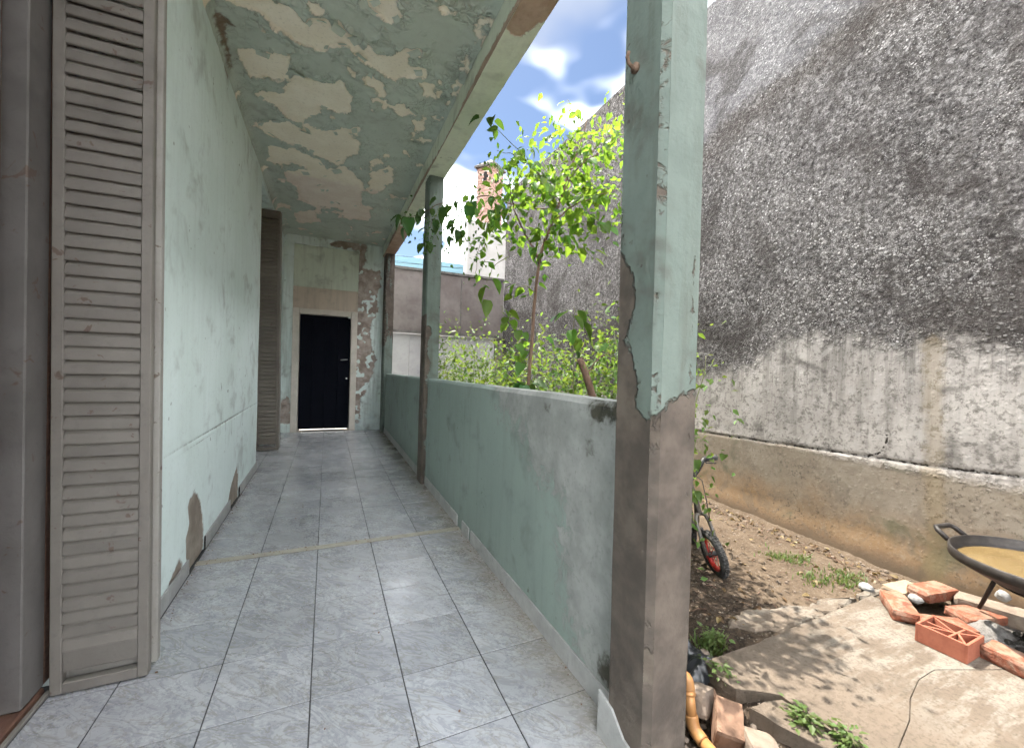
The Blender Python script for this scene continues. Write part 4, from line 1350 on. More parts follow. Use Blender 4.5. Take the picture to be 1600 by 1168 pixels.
# ---- neighbouring buildings seen over the back wall
nb = MB().box((3.02, 9.6, -0.5), (5.4, 9.9, 4.75), 0.4).build('neighbour_house', M_whitewall, origin=(4.2, 9.75, -0.5))
tag(nb, 'whitewashed house wall rising beyond the brown back wall', 'house')
bs = empty('blue_shed', (2.0, 10.7, -0.5))
tag(bs, 'pale blue sheet-metal shed front just above the back wall', 'shed')
for k in range(6):
    MB().obox((4.1, 0.03, 0.155), T(1.30, 10.70 + 0.012 * (k % 2), 3.06 + 0.16 * k), 0.01).build('cladding_board', M_bluesheet, bs)
MB().box((-0.7, 10.74, -0.5), (3.33, 13.5, 3.0)).build('shed_body', M_whitewall, bs)

ch = empty('brick_chimney', (4.6, 12.4, -0.5), (0, 0, 0))
tag(ch, 'square brick chimney tower with dark vents behind the leaves', 'chimney')
CX, CY, CW = 4.60, 12.45, 0.56
R45 = rad(38)


def ctr(x, y, z, rz=0):
    q = Matrix.Rotation(R45, 4, 'Z') @ Vector((x, y, 0))
    return Matrix.Translation((CX + q.x, CY + q.y, z)) @ Matrix.Rotation(R45 + rz, 4, 'Z')


MB().obox((CW - 0.03, CW - 0.03, 7.55), ctr(0, 0, 3.68)).build('shaft', M_mortar, ch)
bk_me = MB().obox((0.178, 0.03, 0.072), Matrix.Identity(4), 0.004).mesh('brick', M_chimbrick)
for side in range(4):
    for row in range(26):
        z = 5.43 + row * 0.082
        for k in range(3):
            o = (k - 1) * 0.187 + (0.04 if row % 2 else -0.04)
            if abs(o) < 0.13 and 7.00 < z < 7.33:
                continue
            q = Matrix.Rotation(side * PI / 2, 4, 'Z') @ Vector((o, -CW / 2 + 0.005, 0))
            M_ = ctr(q.x, q.y, z, side * PI / 2)
            ob = inst(bk_me, 'brick', ch, M_.translation - Vector(ch.location), M_.to_euler())
    q = Matrix.Rotation(side * PI / 2, 4, 'Z') @ Vector((0, -CW / 2 + 0.004, 0))
    M_ = ctr(q.x, q.y, 7.16, side * PI / 2)
    vv = []
    for (px, pz) in [(-0.085, -0.15), (0.085, -0.15), (0.085, 0.05), (0.06, 0.12), (0.0, 0.155), (-0.06, 0.12), (-0.085, 0.05)]:
        vv.append((px, -0.004, pz))
    vv += [(x, 0.03, z) for x, _, z in vv]
    MB().add([tuple(M_ @ Vector(p)) for p in vv], [tuple(range(7)), tuple(range(13, 6, -1))] + [(i, 7 + i, 7 + (i + 1) % 7, (i + 1) % 7) for i in range(7)]).build('vent', M_dark, ch)
roof = MB()
hw_ = CW / 2 + 0.09
pts = [ctr(sx_ * hw_, sy_ * hw_, 7.45).translation for sx_, sy_ in ((-1, -1), (1, -1), (1, 1), (-1, 1))]
pts2 = [ctr(sx_ * hw_, sy_ * hw_, 7.51).translation for sx_, sy_ in ((-1, -1), (1, -1), (1, 1), (-1, 1))]
ap = ctr(0, 0, 7.80).translation
roof.add([tuple(p) for p in pts + pts2 + [ap]], [(3, 2, 1, 0)] + [(i, (i + 1) % 4, 4 + (i + 1) % 4, 4 + i) for i in range(4)] + [(4 + i, 4 + (i + 1) % 4, 8) for i in range(4)])
roof.build('cap', M_capping, ch)
# overhead cables
for k, (z0, z1, lab) in enumerate([(3.90, 3.96, 'upper thin cable strung above the back wall'), (3.74, 3.80, 'lower thin cable strung above the back wall')]):
    P_ = [(-3 + 7 * t, 10.4, z0 + (z1 - z0) * t - 0.10 * math.sin(PI * t)) for t in np.linspace(0, 1, 12)]
    c_ = MB().tube(P_, 0.006, 5).build('overhead_cable', M_cable, origin=(0.5, 10.4, z0))
    tag(c_, lab, 'cable', 'cables above the back wall')

# ================================================================== VEGETATION
def leaf_mesh(name, mat, L=1.0, W=0.62, fold=0.18, droop=0.25, teeth=True, heart=0.1):
    """broad pointed leaf along +x, unit length, slightly folded and drooping"""
    ts = [0.0, 0.10, 0.28, 0.50, 0.72, 0.88, 1.0]
    ws = [0.06, 0.36, 0.50, 0.46, 0.30, 0.13, 0.0]
    v = []; f = []
    for t, w in zip(ts, ws):
        z = -droop * t * t
        back = heart * (0.10 - t) if t < 0.10 else 0
        v.append((t * L, 0, z))
        for s in (-1, 1):
            v.append(((t - back - (0.06 if 0 < t < 0.2 else 0)) * L, s * w * W, z + fold * w))
    for i in range(len(ts) - 1):
        a, c = i * 3, i * 3 + 3
        f += [(a, c, c + 1, a + 1)[::-1], (a, c, c + 2, a + 2)]
    return MB().add(v, f).mesh(name, mat, smooth=True)


LEAVES = [leaf_mesh('leaf', M_leaf, fold=0.20, droop=0.22), leaf_mesh('leaf', M_leaf, W=0.70, fold=0.32, droop=0.35), leaf_mesh('leaf', M_leaf, W=0.55, fold=0.12, droop=0.12)]
LEAVES_D = [leaf_mesh('leaf', M_leaf_dark, fold=0.20, droop=0.22), leaf_mesh('leaf', M_leaf_dark, W=0.72, fold=0.30, droop=0.4)]
LEAVES_S = [leaf_mesh('leaf', M_leaf_shrub, fold=0.2, droop=0.25), leaf_mesh('leaf', M_leaf_shrub, W=0.5, fold=0.15, droop=0.15)]


def crown(name, parent, items, mat, origin):
    """many small leaves joined into one mesh; items = (pos, direction angle, tilt, roll, size)"""
    ts = np.array([(0, 0, 0), (0.35, -0.30, 0.05), (0.35, 0.30, 0.05), (0.7, -0.18, -0.04), (0.7, 0.18, -0.04), (1, 0, -0.15), (0.35, 0, -0.03), (0.7, 0, -0.10)])
    fs = [(0, 6, 1), (0, 2, 6), (1, 6, 7, 3), (6, 2, 4, 7), (3, 7, 5), (7, 4, 5)]
    V = []; F = []; Rn = []
    for k, (p, az, tl, rl, s) in enumerate(items):
        R_ = np.array(Euler((rl, tl, az)).to_matrix())
        V.append(ts @ R_.T * s + np.array(p))
        F += [tuple(i + 8 * k for i in q) for q in fs]
        Rn += [rng.random()] * 8
    b = MB().add(np.concatenate(V), F)
    o = b.build(name, mat, parent, smooth=False, attrs={'rnd': lambda P, N: np.array(Rn)})
    o['kind'] = 'stuff'
    return o


def wiggle(pts, n=4, amp=0.02, seed=0):
    r = random.Random(seed)
    out = []
    P = [Vector(p) for p in pts]
    for i in range(len(P) - 1):
        for k in range(n):
            t = k / n
            p0 = P[max(i - 1, 0)]; p1 = P[i]; p2 = P[i + 1]; p3 = P[min(i + 2, len(P) - 1)]
            q = 0.5 * ((2 * p1) + (p2 - p0) * t + (2 * p0 - 5 * p1 + 4 * p2 - p3) * t * t + (3 * p1 - p0 - 3 * p2 + p3) * t ** 3)
            q = q + Vector((r.uniform(-amp, amp), r.uniform(-amp, amp), r.uniform(-amp, amp) * 0.5)) * (1 if k else 0.3)
            out.append(q)
    out.append(P[-1])
    return out


def branch(parent, name, pts, r0, r1, mat, sides=6, n=4, amp=0.008, seed=0):
    q = wiggle(pts, n, amp, seed)
    rs = [r0 + (r1 - r0) * i / (len(q) - 1) for i in range(len(q))]
    MB().tube(q, rs, sides).build(name, mat, parent, smooth=True)
    return q


def put_leaf(parent, meshes, p, az, tl, rl, s):
    return inst(rng.choice(meshes), 'leaf', parent, Vector(p) - Vector(parent.location), (rl, tl, az), (s, s, s))


# ---- the sapling outside the parapet
sap = empty('sapling', (1.30, 2.60, -0.12))
tag(sap, 'slender sapling with bright yellow-green leaves outside the parapet', 'tree')
branch(sap, 'trunk', [(1.30, 2.60, -0.15), (1.293, 2.60, 0.5), (1.296, 2.6, 1.05), (1.315, 2.6, 1.48), (1.351, 2.6, 2.00), (1.458, 2.62, 2.29), (1.526, 2.64, 2.465), (1.62, 2.68, 2.72), (1.74, 2.72, 3.0), (1.80, 2.74, 3.2)], 0.0165, 0.004, M_bark, 8, 4, 0.004, 1)
BR = []
def br(pts, r0=0.007, leaves=10, size=(0.07, 0.115), meshes=None, spread=0.10, start=0.15, droop=0.5):
    q = branch(sap, 'branch', pts, r0, 0.0018, M_bark if r0 > 0.005 else M_stem, 5, 4, 0.010, len(BR))
    BR.append(q)
    L = len(q) - 1
    for k in range(leaves):
        t = start + (1 - start) * (k + rng.random() * 0.6) / leaves
        i = min(int(t * L), L - 1)
        p = q[i].lerp(q[i + 1], t * L - i)
        az = rng.uniform(0, 2 * PI)
        off = Vector((math.cos(az), math.sin(az), rng.uniform(-0.5, 0.5))) * rng.uniform(0.02, spread)
        put_leaf(sap, meshes or LEAVES, p + off, az, rng.uniform(-0.1, 0.2) + droop * rng.uniform(0.3, 1.6), rng.uniform(-0.7, 0.7), rng.uniform(*size))
    return q

br([(1.351, 2.60, 2.0), (1.26, 2.60, 2.13), (1.19, 2.62, 2.25), (1.13, 2.64, 2.42), (1.10, 2.66, 2.6)], 0.008, 14)
br([(1.46, 2.62, 2.29), (1.60, 2.56, 2.42), (1.76, 2.52, 2.50), (1.90, 2.50, 2.56)], 0.006, 18)
br([(1.53, 2.64, 2.47), (1.42, 2.72, 2.62), (1.34, 2.78, 2.78)], 0.005, 14)
br([(1.55, 2.65, 2.53), (1.68, 2.60, 2.75), (1.86, 2.58, 2.88), (2.02, 2.56, 3.05)], 0.006, 20)
br([(1.62, 2.68, 2.72), (1.78, 2.75, 2.86), (1.98, 2.80, 3.10), (2.12, 2.84, 3.32)], 0.006, 18)
br([(1.66, 2.69, 2.80), (1.62, 2.78, 2.98), (1.60, 2.85, 3.12)], 0.004, 10)
br([(1.50, 2.63, 2.40), (1.38, 2.55, 2.45), (1.26, 2.50, 2.50), (1.18, 2.50, 2.45)], 0.005, 14)
br([(1.46, 2.62, 2.29), (1.55, 2.52, 2.25), (1.66, 2.46, 2.28), (1.80, 2.42, 2.24)], 0.004, 12)
br([(1.42, 2.61, 2.18), (1.36, 2.54, 2.14), (1.28, 2.50, 2.05)], 0.004, 8)
br([(1.60, 2.68, 2.65), (1.75, 2.80, 2.68), (1.92, 2.88, 2.74), (2.1, 2.95, 2.70)], 0.005, 18)
br([(1.58, 2.66, 2.60), (1.50, 2.80, 2.70), (1.40, 2.95, 2.75)], 0.004, 12)
br([(1.13, 2.64, 2.42), (1.06, 2.72, 2.35), (1.02, 2.80, 2.22), (1.02, 2.84, 2.05)], 0.004, 14, (0.06, 0.10))
br([(1.40, 2.61, 2.15), (1.58, 2.58, 2.16), (1.70, 2.57, 2.12), (1.80, 2.58, 2.06)], 0.003, 7, (0.09, 0.125))
br([(1.33, 2.60, 1.75), (1.26, 2.58, 1.80), (1.17, 2.56, 1.78)], 0.003, 7, (0.07, 0.10))
# shoots against the sky
br([(1.74, 2.72, 3.0), (1.70, 2.78, 3.18), (1.65, 2.80, 3.32)], 0.003, 5, (0.06, 0.09))
br([(1.54, 2.75, 2.52), (1.36, 2.80, 2.74), (1.16, 2.85, 2.93), (1.02, 2.90, 3.06)], 0.004, 11, (0.07, 0.12), LEAVES_D, 0.12, 0.3)
br([(1.36, 2.80, 2.74), (1.22, 2.82, 2.80), (1.10, 2.85, 2.82)], 0.003, 6, (0.05, 0.08), LEAVES_D)
# lower leaves on the stem
br([(1.31, 2.60, 1.40), (1.22, 2.60, 1.48), (1.13, 2.62, 1.56), (1.09, 2.66, 1.66)], 0.004, 7, (0.075, 0.105), LEAVES, 0.06, 0.3)
br([(1.30, 2.60, 1.20), (1.22, 2.56, 1.28), (1.14, 2.56, 1.40)], 0.004, 5, (0.08, 0.11), LEAVES, 0.05, 0.4)
br([(1.30, 2.60, 1.02), (1.24, 2.50, 1.12), (1.16, 2.46, 1.13)], 0.004, 6, (0.08, 0.11), LEAVES_D, 0.05, 0.4)
br([(1.30, 2.60, 1.25), (1.36, 2.62, 1.36), (1.38, 2.66, 1.46)], 0.003, 6, (0.07, 0.10))
for (p, az, tl, rl, s) in [((0.99, 2.72, 1.79), 3.6, 1.1, 0.2, 0.13), ((1.01, 2.72, 1.70), 4.4, 1.2, -0.2, 0.13), ((1.05, 2.70, 1.85), 5.4, 1.0, 0.3, 0.12)]:
    put_leaf(sap, LEAVES, p, az, tl, rl, s)
branch(sap, 'branch', [(1.13, 2.64, 2.0), (1.06, 2.70, 1.95), (1.0, 2.72, 1.82)], 0.003, 0.0015, M_stem, 5)
# small dense foliage that fills the crown
it = []
for q in BR[:12]:
    for k in range(78):
        i = rng.randrange(2, len(q))
        p = q[i] + Vector((rng.gauss(0, .115), rng.gauss(0, .115), rng.gauss(0, .115)))
        it.append((tuple(p), rng.uniform(0, 2 * PI), rng.uniform(-0.3, 1.2), rng.uniform(-.9, .9), rng.uniform(0.038, 0.074)))
crown('foliage', sap, it, M_leaf, None)

# ---- the leafy bough that hangs in under the beam
bough = empty('overhanging_bough', (1.57, 2.8, 2.45))
tag(bough, 'dark leafy bough reaching in under the beam before the middle pillar', 'branch')
_s = sap
sap = bough
NB0 = len(BR)
br([(1.57, 2.80, 2.45), (1.34, 3.10, 2.56), (1.19, 3.30, 2.67), (1.06, 3.50, 2.66), (0.91, 3.70, 2.69), (0.77, 3.85, 2.63), (0.62, 4.00, 2.60)], 0.006, 16, (0.07, 0.12), LEAVES_D, 0.08, 0.25, 0.8)
br([(1.06, 3.5, 2.66), (1.02, 3.55, 2.50), (1.01, 3.6, 2.36)], 0.003, 7, (0.07, 0.11), LEAVES_D, 0.06, 0.4, 0.9)
br([(0.91, 3.7, 2.69), (0.84, 3.75, 2.52), (0.78, 3.8, 2.34)], 0.003, 6, (0.08, 0.11), LEAVES_D, 0.05, 0.4, 1.0)
br([(1.34, 3.10, 2.56), (1.22, 3.22, 2.44), (1.15, 3.32, 2.25), (1.13, 3.36, 2.02)], 0.004, 12, (0.06, 0.10), LEAVES, 0.09, 0.2, 0.8)
br([(1.34, 3.10, 2.56), (1.26, 3.12, 2.72), (1.20, 3.16, 2.86)], 0.003, 8, (0.06, 0.09), LEAVES, 0.08, 0.2, 0.7)
for (p, az, tl, s) in [((1.07, 3.30, 2.60), 3.8, 1.25, 0.20), ((1.20, 3.2, 2.52), 5.2, 1.2, 0.19), ((0.93, 3.62, 2.64), 3.4, 1.2, 0.18), ((0.67, 3.95, 2.60), 4.2, 1.3, 0.17), ((0.60, 4.0, 2.62), 3.0, 1.15, 0.16), ((0.63, 3.98, 2.50), 2.6, 1.3, 0.13), ((1.02, 3.55, 2.43), 4.6, 1.3, 0.13), ((0.80, 3.80, 2.42), 3.6, 1.3, 0.14)]:
    put_leaf(bough, LEAVES_D, p, az, tl, rng.uniform(-.5, .5), s)
it = []
for q in BR[NB0:]:
    for k in range(90):
        i = rng.randrange(2, len(q))
        p = q[i] + Vector((rng.gauss(0, .06), rng.gauss(0, .06), rng.gauss(-.02, .07)))
        it.append((tuple(p), rng.uniform(0, 2 * PI), rng.uniform(0, 1.4), rng.uniform(-.9, .9), rng.uniform(0.022, 0.045)))
crown('foliage', bough, it, M_leaf_dark, None)
sap = _s


# ---- shrubs
def shrub(name, label, base, stems, n_big, n_small, spread, meshes, mat, big=(0.06, 0.10), small=(0.03, 0.055), group=None, seed=3):
    global rng
    e = empty(name, base)
    tag(e, label, 'shrub', group)
    r = random.Random(seed)
    Q = []
    for k, tip in enumerate(stems):
        mid = Vector(base).lerp(Vector(tip), 0.5) + Vector((r.uniform(-.08, .08), r.uniform(-.08, .08), r.uniform(0, .12)))
        Q.append(branch(e, 'stem', [base, mid, tip], 0.007, 0.002, M_stem, 5, 5, 0.012, k + seed))
    for k in range(n_big):
        q = Q[k % len(Q)]
        i = r.randrange(3, len(q))
        p = q[i] + Vector((r.gauss(0, spread), r.gauss(0, spread), r.gauss(0, spread * .8)))
        if p.x < 1.20:
            p.x = 1.20 + abs(p.x - 1.20)
        put_leaf(e, meshes, p, r.uniform(0, 2 * PI), r.uniform(-0.1, 0.9), r.uniform(-.7, .7), r.uniform(*big))
    it = []
    for k in range(n_small):
        q = Q[k % len(Q)]
        i = r.randrange(2, len(q))
        p = q[i] + Vector((r.gauss(0, spread * 1.25), r.gauss(0, spread * 1.25), r.gauss(0, spread)))
        if p.x < 1.15:
            p.x = 1.15 + abs(p.x - 1.15)
        it.append((tuple(p), r.uniform(0, 2 * PI), r.uniform(-0.3, 1.1), r.uniform(-.8, .8), r.uniform(*small)))
    crown('foliage', e, it, mat, None)
    return e


GS = 'shrubs behind the parapet'
shrub('leafy_shrub', 'dense low shrub around the sapling stem behind the parapet', (1.75, 3.45, -0.1),
      [(1.30, 3.2, 1.10), (1.48, 3.0, 1.18), (1.62, 3.4, 1.20), (1.80, 3.1, 1.20), (1.95, 3.5, 1.22), (1.55, 3.8, 1.16), (2.05, 3.2, 1.24), (1.70, 3.0, 1.08), (1.35, 3.6, 1.04)], 90, 4800, 0.19, LEAVES_S, M_leaf_shrub, (0.05, 0.085), (0.03, 0.06), GS, 5)
shrub('leafy_shrub', 'taller shrub crowding the near pillar from behind the parapet', (2.05, 2.75, -0.1),
      [(1.75, 2.5, 1.22), (1.95, 2.45, 1.36), (2.10, 2.75, 1.46), (2.25, 2.6, 1.40), (1.90, 2.9, 1.24), (2.35, 2.95, 1.5), (2.05, 2.4, 1.12), (2.2, 2.35, 1.28)], 90, 4600, 0.19, LEAVES_S, M_leaf_shrub, (0.05, 0.085), (0.03, 0.06), GS, 8)
shrub('leafy_shrub', 'airy pale shrub farthest along the parapet before the gate', (1.75, 5.0, -0.1),
      [(1.30, 4.6, 1.22), (1.45, 4.9, 1.36), (1.62, 4.7, 1.48), (1.85, 4.9, 1.36), (1.35, 5.2, 1.12), (2.0, 5.1, 1.3), (1.22, 4.75, 1.50), (1.55, 5.3, 1.2)], 60, 3600, 0.18, LEAVES_S, M_leaf_shrub, (0.06, 0.10), (0.03, 0.055), GS, 13)
shrub('leafy_shrub', 'shrub hidden behind the near pillar above the child bicycle', (1.80, 1.80, -0.1),
      [(1.50, 1.65, 1.15), (1.65, 1.9, 1.30), (1.80, 1.75, 1.40), (1.93, 1.74, 1.33), (1.86, 1.7, 1.05), (2.01, 1.73, 1.34), (1.98, 1.75, 0.84), (1.55, 2.0, 1.5), (1.7, 2.0, 1.7)], 60, 330, 0.085, LEAVES_S, M_leaf_shrub, (0.05, 0.085), (0.03, 0.05), GS, 21)
# second upright seedling with big drooping leaves
sd2 = empty('seedling', (1.55, 2.40, -0.1))
tag(sd2, 'thin upright seedling with broad drooping leaves beside the cut stump', 'seedling')
branch(sd2, 'stem', [(1.55, 2.40, -0.12), (1.545, 2.4, 0.6), (1.54, 2.40, 1.13), (1.525, 2.40, 1.53), (1.52, 2.40, 1.66)], 0.006, 0.002, M_stem, 6)
for (p, az, tl, s, me) in [((1.47, 2.4, 1.62), 3.0, 0.5, 0.12, LEAVES), ((1.42, 2.42, 1.60), 3.5, 0.4, 0.11, LEAVES_D), ((1.53, 2.38, 1.60), 5.0, 0.9, 0.12, LEAVES), ((1.56, 2.40, 1.64), 0.3, 0.7, 0.13, LEAVES_D), ((1.60, 2.40, 1.55), 6.0, 0.8, 0.13, LEAVES_D), ((1.50, 2.38, 1.50), 4.2, 0.9, 0.12, LEAVES), ((1.56, 2.41, 1.45), 0.8, 0.9, 0.12, LEAVES_D), ((1.55, 2.40, 1.36), 5.6, 1.2, 0.11, LEAVES_D)]:
    put_leaf(sd2, me, p, az, tl, rng.uniform(-.4, .4), s)
st = empty('cut_stump', (1.62, 2.2, -0.15))
tag(st, 'leaning sawn-off brown stump in the shrubs by the near pillar', 'stump')
branch(st, 'trunk', [(1.86, 2.22, -0.2), (1.70, 2.21, 0.6), (1.565, 2.2, 1.05), (1.452, 2.2, 1.305)], 0.030, 0.021, M_bark, 10, 4, 0.004, 2)
branch(st, 'side_shoot', [(1.50, 2.2, 1.20), (1.60, 2.22, 1.30), (1.72, 2.25, 1.36)], 0.006, 0.003, M_bark, 5)

# ================================================================== YARD OBJECTS
# ---- child's bicycle leaning into the shrubs
bike = empty('child_bicycle', (0, 0, 0))
HEAD = Vector((-0.50, -0.866, 0))
yaw = math.atan2(HEAD.y, HEAD.x)
LEAN = rad(15)
Rb = Matrix.Rotation(yaw, 4, 'Z') @ Matrix.Rotation(LEAN, 4, 'X')
contact = Rb @ Vector((0.56, 0, 0))
bike.matrix_world = Matrix.Translation(Vector((2.45, 1.93, -0.125)) - contact) @ Rb
tag(bike, "small child's bicycle with red front rim leaning by the pillar", 'bicycle')


def wheel(cx, steer=0.0):
    e = bpy.data.objects.new('wheel', None)
    COL.objects.link(e); e.parent = bike
    e.location = (cx, 0, 0.15); e.rotation_euler = (0, 0, steer)
    M_ = Matrix.Rotation(PI / 2, 4, 'X')
    prof = [(0.128 + 0.024 * math.cos(a), 0.027 * math.sin(a)) for a in np.linspace(0, 2 * PI, 14, endpoint=False)]
    b = MB().lathe(prof, 40, M_, True)
    for k in range(40):
        a = 2 * PI * k / 40
        for s in (-1, 1):
            b.obox((0.010, 0.012, 0.006), Matrix.Rotation(-a, 4, 'Y') @ T(0.1515, s * 0.009, 0, 0, PI / 2, 0))
    b.local('tyre', M_rubber, e, True)
    MB().lathe([(0.112, -0.017), (0.098, -0.014), (0.094, 0), (0.098, 0.014), (0.112, 0.017), (0.108, 0)], 40, M_, True).local('rim', M_red, e, True)
    hb = MB().tube([(0, -0.035, 0), (0, 0.035, 0)], 0.016, 10)
    hb.local('hub', M_bikeblack, e)
    sp = MB()
    for k in range(14):
        a = 2 * PI * k / 14
        s = 0.02 if k % 2 else -0.02
        sp.tube([(0.012 * math.cos(a), s, 0.012 * math.sin(a)), (0.098 * math.cos(a + .1), 0, 0.098 * math.sin(a + .1))], 0.0022, 4)
    sp.local('spokes', M_red, e)
    return e


ST = rad(8)
wheel(0.0)
wheel(0.56, ST)
fm = MB()
fm.tube([(0.42, 0, 0.47), (0.40, 0, 0.53)], 0.021, 10)
fm.tube([(0.42, 0, 0.48), (0.34, 0, 0.30), (0.20, 0, 0.17)], 0.016, 8)
fm.tube([(0.415, 0, 0.50), (0.25, 0, 0.40), (0.12, 0, 0.36)], 0.014, 8)
fm.tube([(0.20, 0, 0.17), (0.11, 0, 0.41)], 0.015, 8)
for s in (-1, 1):
    fm.tube([(0.20, s * 0.02, 0.17), (0.08, s * 0.045, 0.155), (0.0, s * 0.045, 0.15)], 0.009, 6)
    fm.tube([(0.125, s * 0.015, 0.37), (0.05, s * 0.045, 0.25), (0.0, s * 0.045, 0.15)], 0.008, 6)
fm.local('frame', M_bikeframe, bike, True)
fk = MB()
for s in (-1, 1):
    fk.tube([(0.565, s * 0.045, 0.15), (0.505, s * 0.045, 0.27), (0.47, s * 0.042, 0.345), (0.455, s * 0.03, 0.38), (0.445, 0, 0.395)], 0.013, 8)
fk.tube([(0.445, 0, 0.39), (0.385, 0, 0.57)], 0.019, 8)
fk.local('fork', M_bikeframe, bike, True)
hbm = MB().tube([(0.385, 0, 0.56), (0.38, 0, 0.60)], 0.018, 8)
hbm.tube([(0.37, -0.21, 0.73), (0.375, -0.13, 0.735), (0.385, -0.07, 0.67), (0.385, 0, 0.60), (0.385, 0.07, 0.67), (0.375, 0.13, 0.735), (0.37, 0.21, 0.73)], 0.017, 8)
hbm.tube([(0.38, -0.075, 0.675), (0.38, 0.075, 0.675)], 0.007, 6)
hbm.local('handlebar', M_bikeblack, bike, True)
for s in (-1, 1):
    MB().tube([(0.372, s * 0.13, 0.735), (0.369, s * 0.225, 0.73)], [0.020, 0.021], 10).local('grip', M_rubber, bike, True)
    MB().tube([(0.372, s * 0.125, 0.735), (0.40, s * 0.135, 0.715), (0.405, s * 0.20, 0.70)], 0.005, 5).local('brake_lever', M_bikeblack, bike, True)
sdl = MB().lathe([(0.001, 0.02), (0.06, 0.018), (0.075, 0.0), (0.07, -0.02), (0.001, -0.022)], 20, T(0.07, 0, 0.48) @ Matrix.Diagonal((1.4, 0.95, 1, 1)))
sdl.tube([(0.11, 0, 0.40), (0.085, 0, 0.47)], 0.012, 8)
sdl.local('saddle', M_bikeblack, bike, True)
cr = MB().tube([(0.20, -0.06, 0.17), (0.20, 0.06, 0.17)], 0.014, 8)
cr.tube([(0.20, 0.055, 0.17), (0.27, 0.06, 0.12)], 0.008, 6).tube([(0.20, -0.055, 0.17), (0.13, -0.06, 0.22)], 0.008, 6)
cr.local('crank', M_bikeblack, bike)
for s, x, z in ((1, 0.27, 0.12), (-1, 0.13, 0.22)):
    MB().obox((0.06, 0.06, 0.018), T(x, s * 0.10, z), 0.004).local('pedal', M_bikeblack, bike)
MB().tube([(0.385, 0.03, 0.66), (0.47, 0.06, 0.62), (0.50, 0.05, 0.48), (0.49, 0.045, 0.34)], 0.0035, 5).local('brake_cable', M_bikeblack, bike, True)

# ---- cooking disc on its tripod
PX, PY, PZ, PR = 3.23, 0.70, 0.37, 0.372
pan = empty('cooking_disc', (PX, PY, -0.12))
tag(pan, 'wide black iron cooking disc on legs holding murky water', 'cooking pan')
prof = [(0.001, PZ - 0.165), (0.12, PZ - 0.155), (0.22, PZ - 0.125), (0.30, PZ - 0.085), (PR - 0.012, PZ - 0.052), (PR - 0.002, PZ - 0.045), (PR, PZ), (PR - 0.006, PZ + 0.003), (PR - 0.010, PZ), (PR - 0.012, PZ - 0.042), (0.295, PZ - 0.078), (0.21, PZ - 0.117), (0.11, PZ - 0.147), (0.001, PZ - 0.156)]
MB().lathe(prof, 72, T(PX, PY, 0)).build('bowl', M_iron, pan, smooth=True)
zw = PZ - 0.052
MB().lathe([(0.001, zw), (0.15, zw), (PR - 0.024, zw)], 64, T(PX, PY, 0)).build('rainwater', M_water, pan, smooth=True)
for a in (rad(84), rad(-96)):
    dvec = Vector((math.cos(a), math.sin(a), 0)); tv = Vector((-dvec.y, dvec.x, 0))
    c0 = Vector((PX, PY, PZ - 0.012)) + dvec * PR
    q = [c0 - dvec * 0.004 + tv * 0.085, c0 + dvec * 0.045 + tv * 0.078 + Vector((0, 0, 0.035)), c0 + dvec * 0.062 + tv * 0.06 + Vector((0, 0, 0.045)),
         c0 + dvec * 0.062 - tv * 0.06 + Vector((0, 0, 0.045)), c0 + dvec * 0.045 - tv * 0.078 + Vector((0, 0, 0.035)), c0 - dvec * 0.004 - tv * 0.085]
    MB().tube(q, 0.0135, 8).build('handle', M_iron, pan, smooth=True)
for a, rr, zf in ((rad(62), 0.345, -0.035), (rad(-160 + 255), 0.0, 0), (rad(-62), 0.33, -0.13)):
    if rr == 0.0:
        continue
    d_ = Vector((math.cos(a), math.sin(a), 0))
    MB().tube([Vector((PX, PY, PZ - 0.10)) + d_ * 0.235, Vector((PX, PY, zf)) + d_ * rr], [0.011, 0.009], 8).build('leg', M_iron, pan, smooth=True)
MB().tube([Vector((PX, PY, PZ - 0.10)) + Vector((-0.08, 0.03, -0.03)), (3.355, 0.84, -0.16)], [0.011, 0.010], 8).build('leg', M_iron, pan, smooth=True)
MB().lathe([(0.205 + 0.005 * math.cos(a), PZ - 0.135 + 0.005 * math.sin(a)) for a in np.linspace(0, 2 * PI, 6, endpoint=False)], 40, T(PX, PY, 0), True).build('leg_ring', M_iron, pan, smooth=True)


# ---- bricks round the fire
def rough_brick(size, seed, chip=0.35, nx=7, ny=5, nz=3):
    """worn brick: gridded box with chipped corners and pitted faces"""
    r = np.random.RandomState(seed)
    b = MB()
    lo = -np.array(size) / 2
    b.box(lo, -lo, 0.016)
    P = np.concatenate(b.v)
    h = np.array(size) / 2
    e = np.abs(P) / h
    corner = np.clip(np.sort(e, 1)[:, 1] - 0.86, 0, 1) / 0.14
    key = np.round(P * 500).astype(int)
    n1 = fbm(P[:, 0] * 22 + seed, P[:, 1] * 22 + P[:, 2] * 31, 3)
    n2 = fbm(P[:, 1] * 22 + seed * 3, P[:, 2] * 22 + P[:, 0] * 27, 3)
    Q = P * (1 - (corner * chip * 0.25 * (0.3 + n1))[:, None]) + np.stack([(n1 - .5) * .006, (n2 - .5) * .006, (n1 - n2) * .006], 1)
    b.v = [Q]
    return b


GB = 'red bricks around the fire place'


def brick(name, label, loc, size, rot, mat, seed, cat='brick', group=GB):
    me = rough_brick(size, seed).mesh(name, mat, smooth=False)
    o = bpy.data.objects.new(name, me)
    COL.objects.link(o)
    o.location = loc; o.rotation_euler = rot
    tag(o, label, cat, group)
    return o


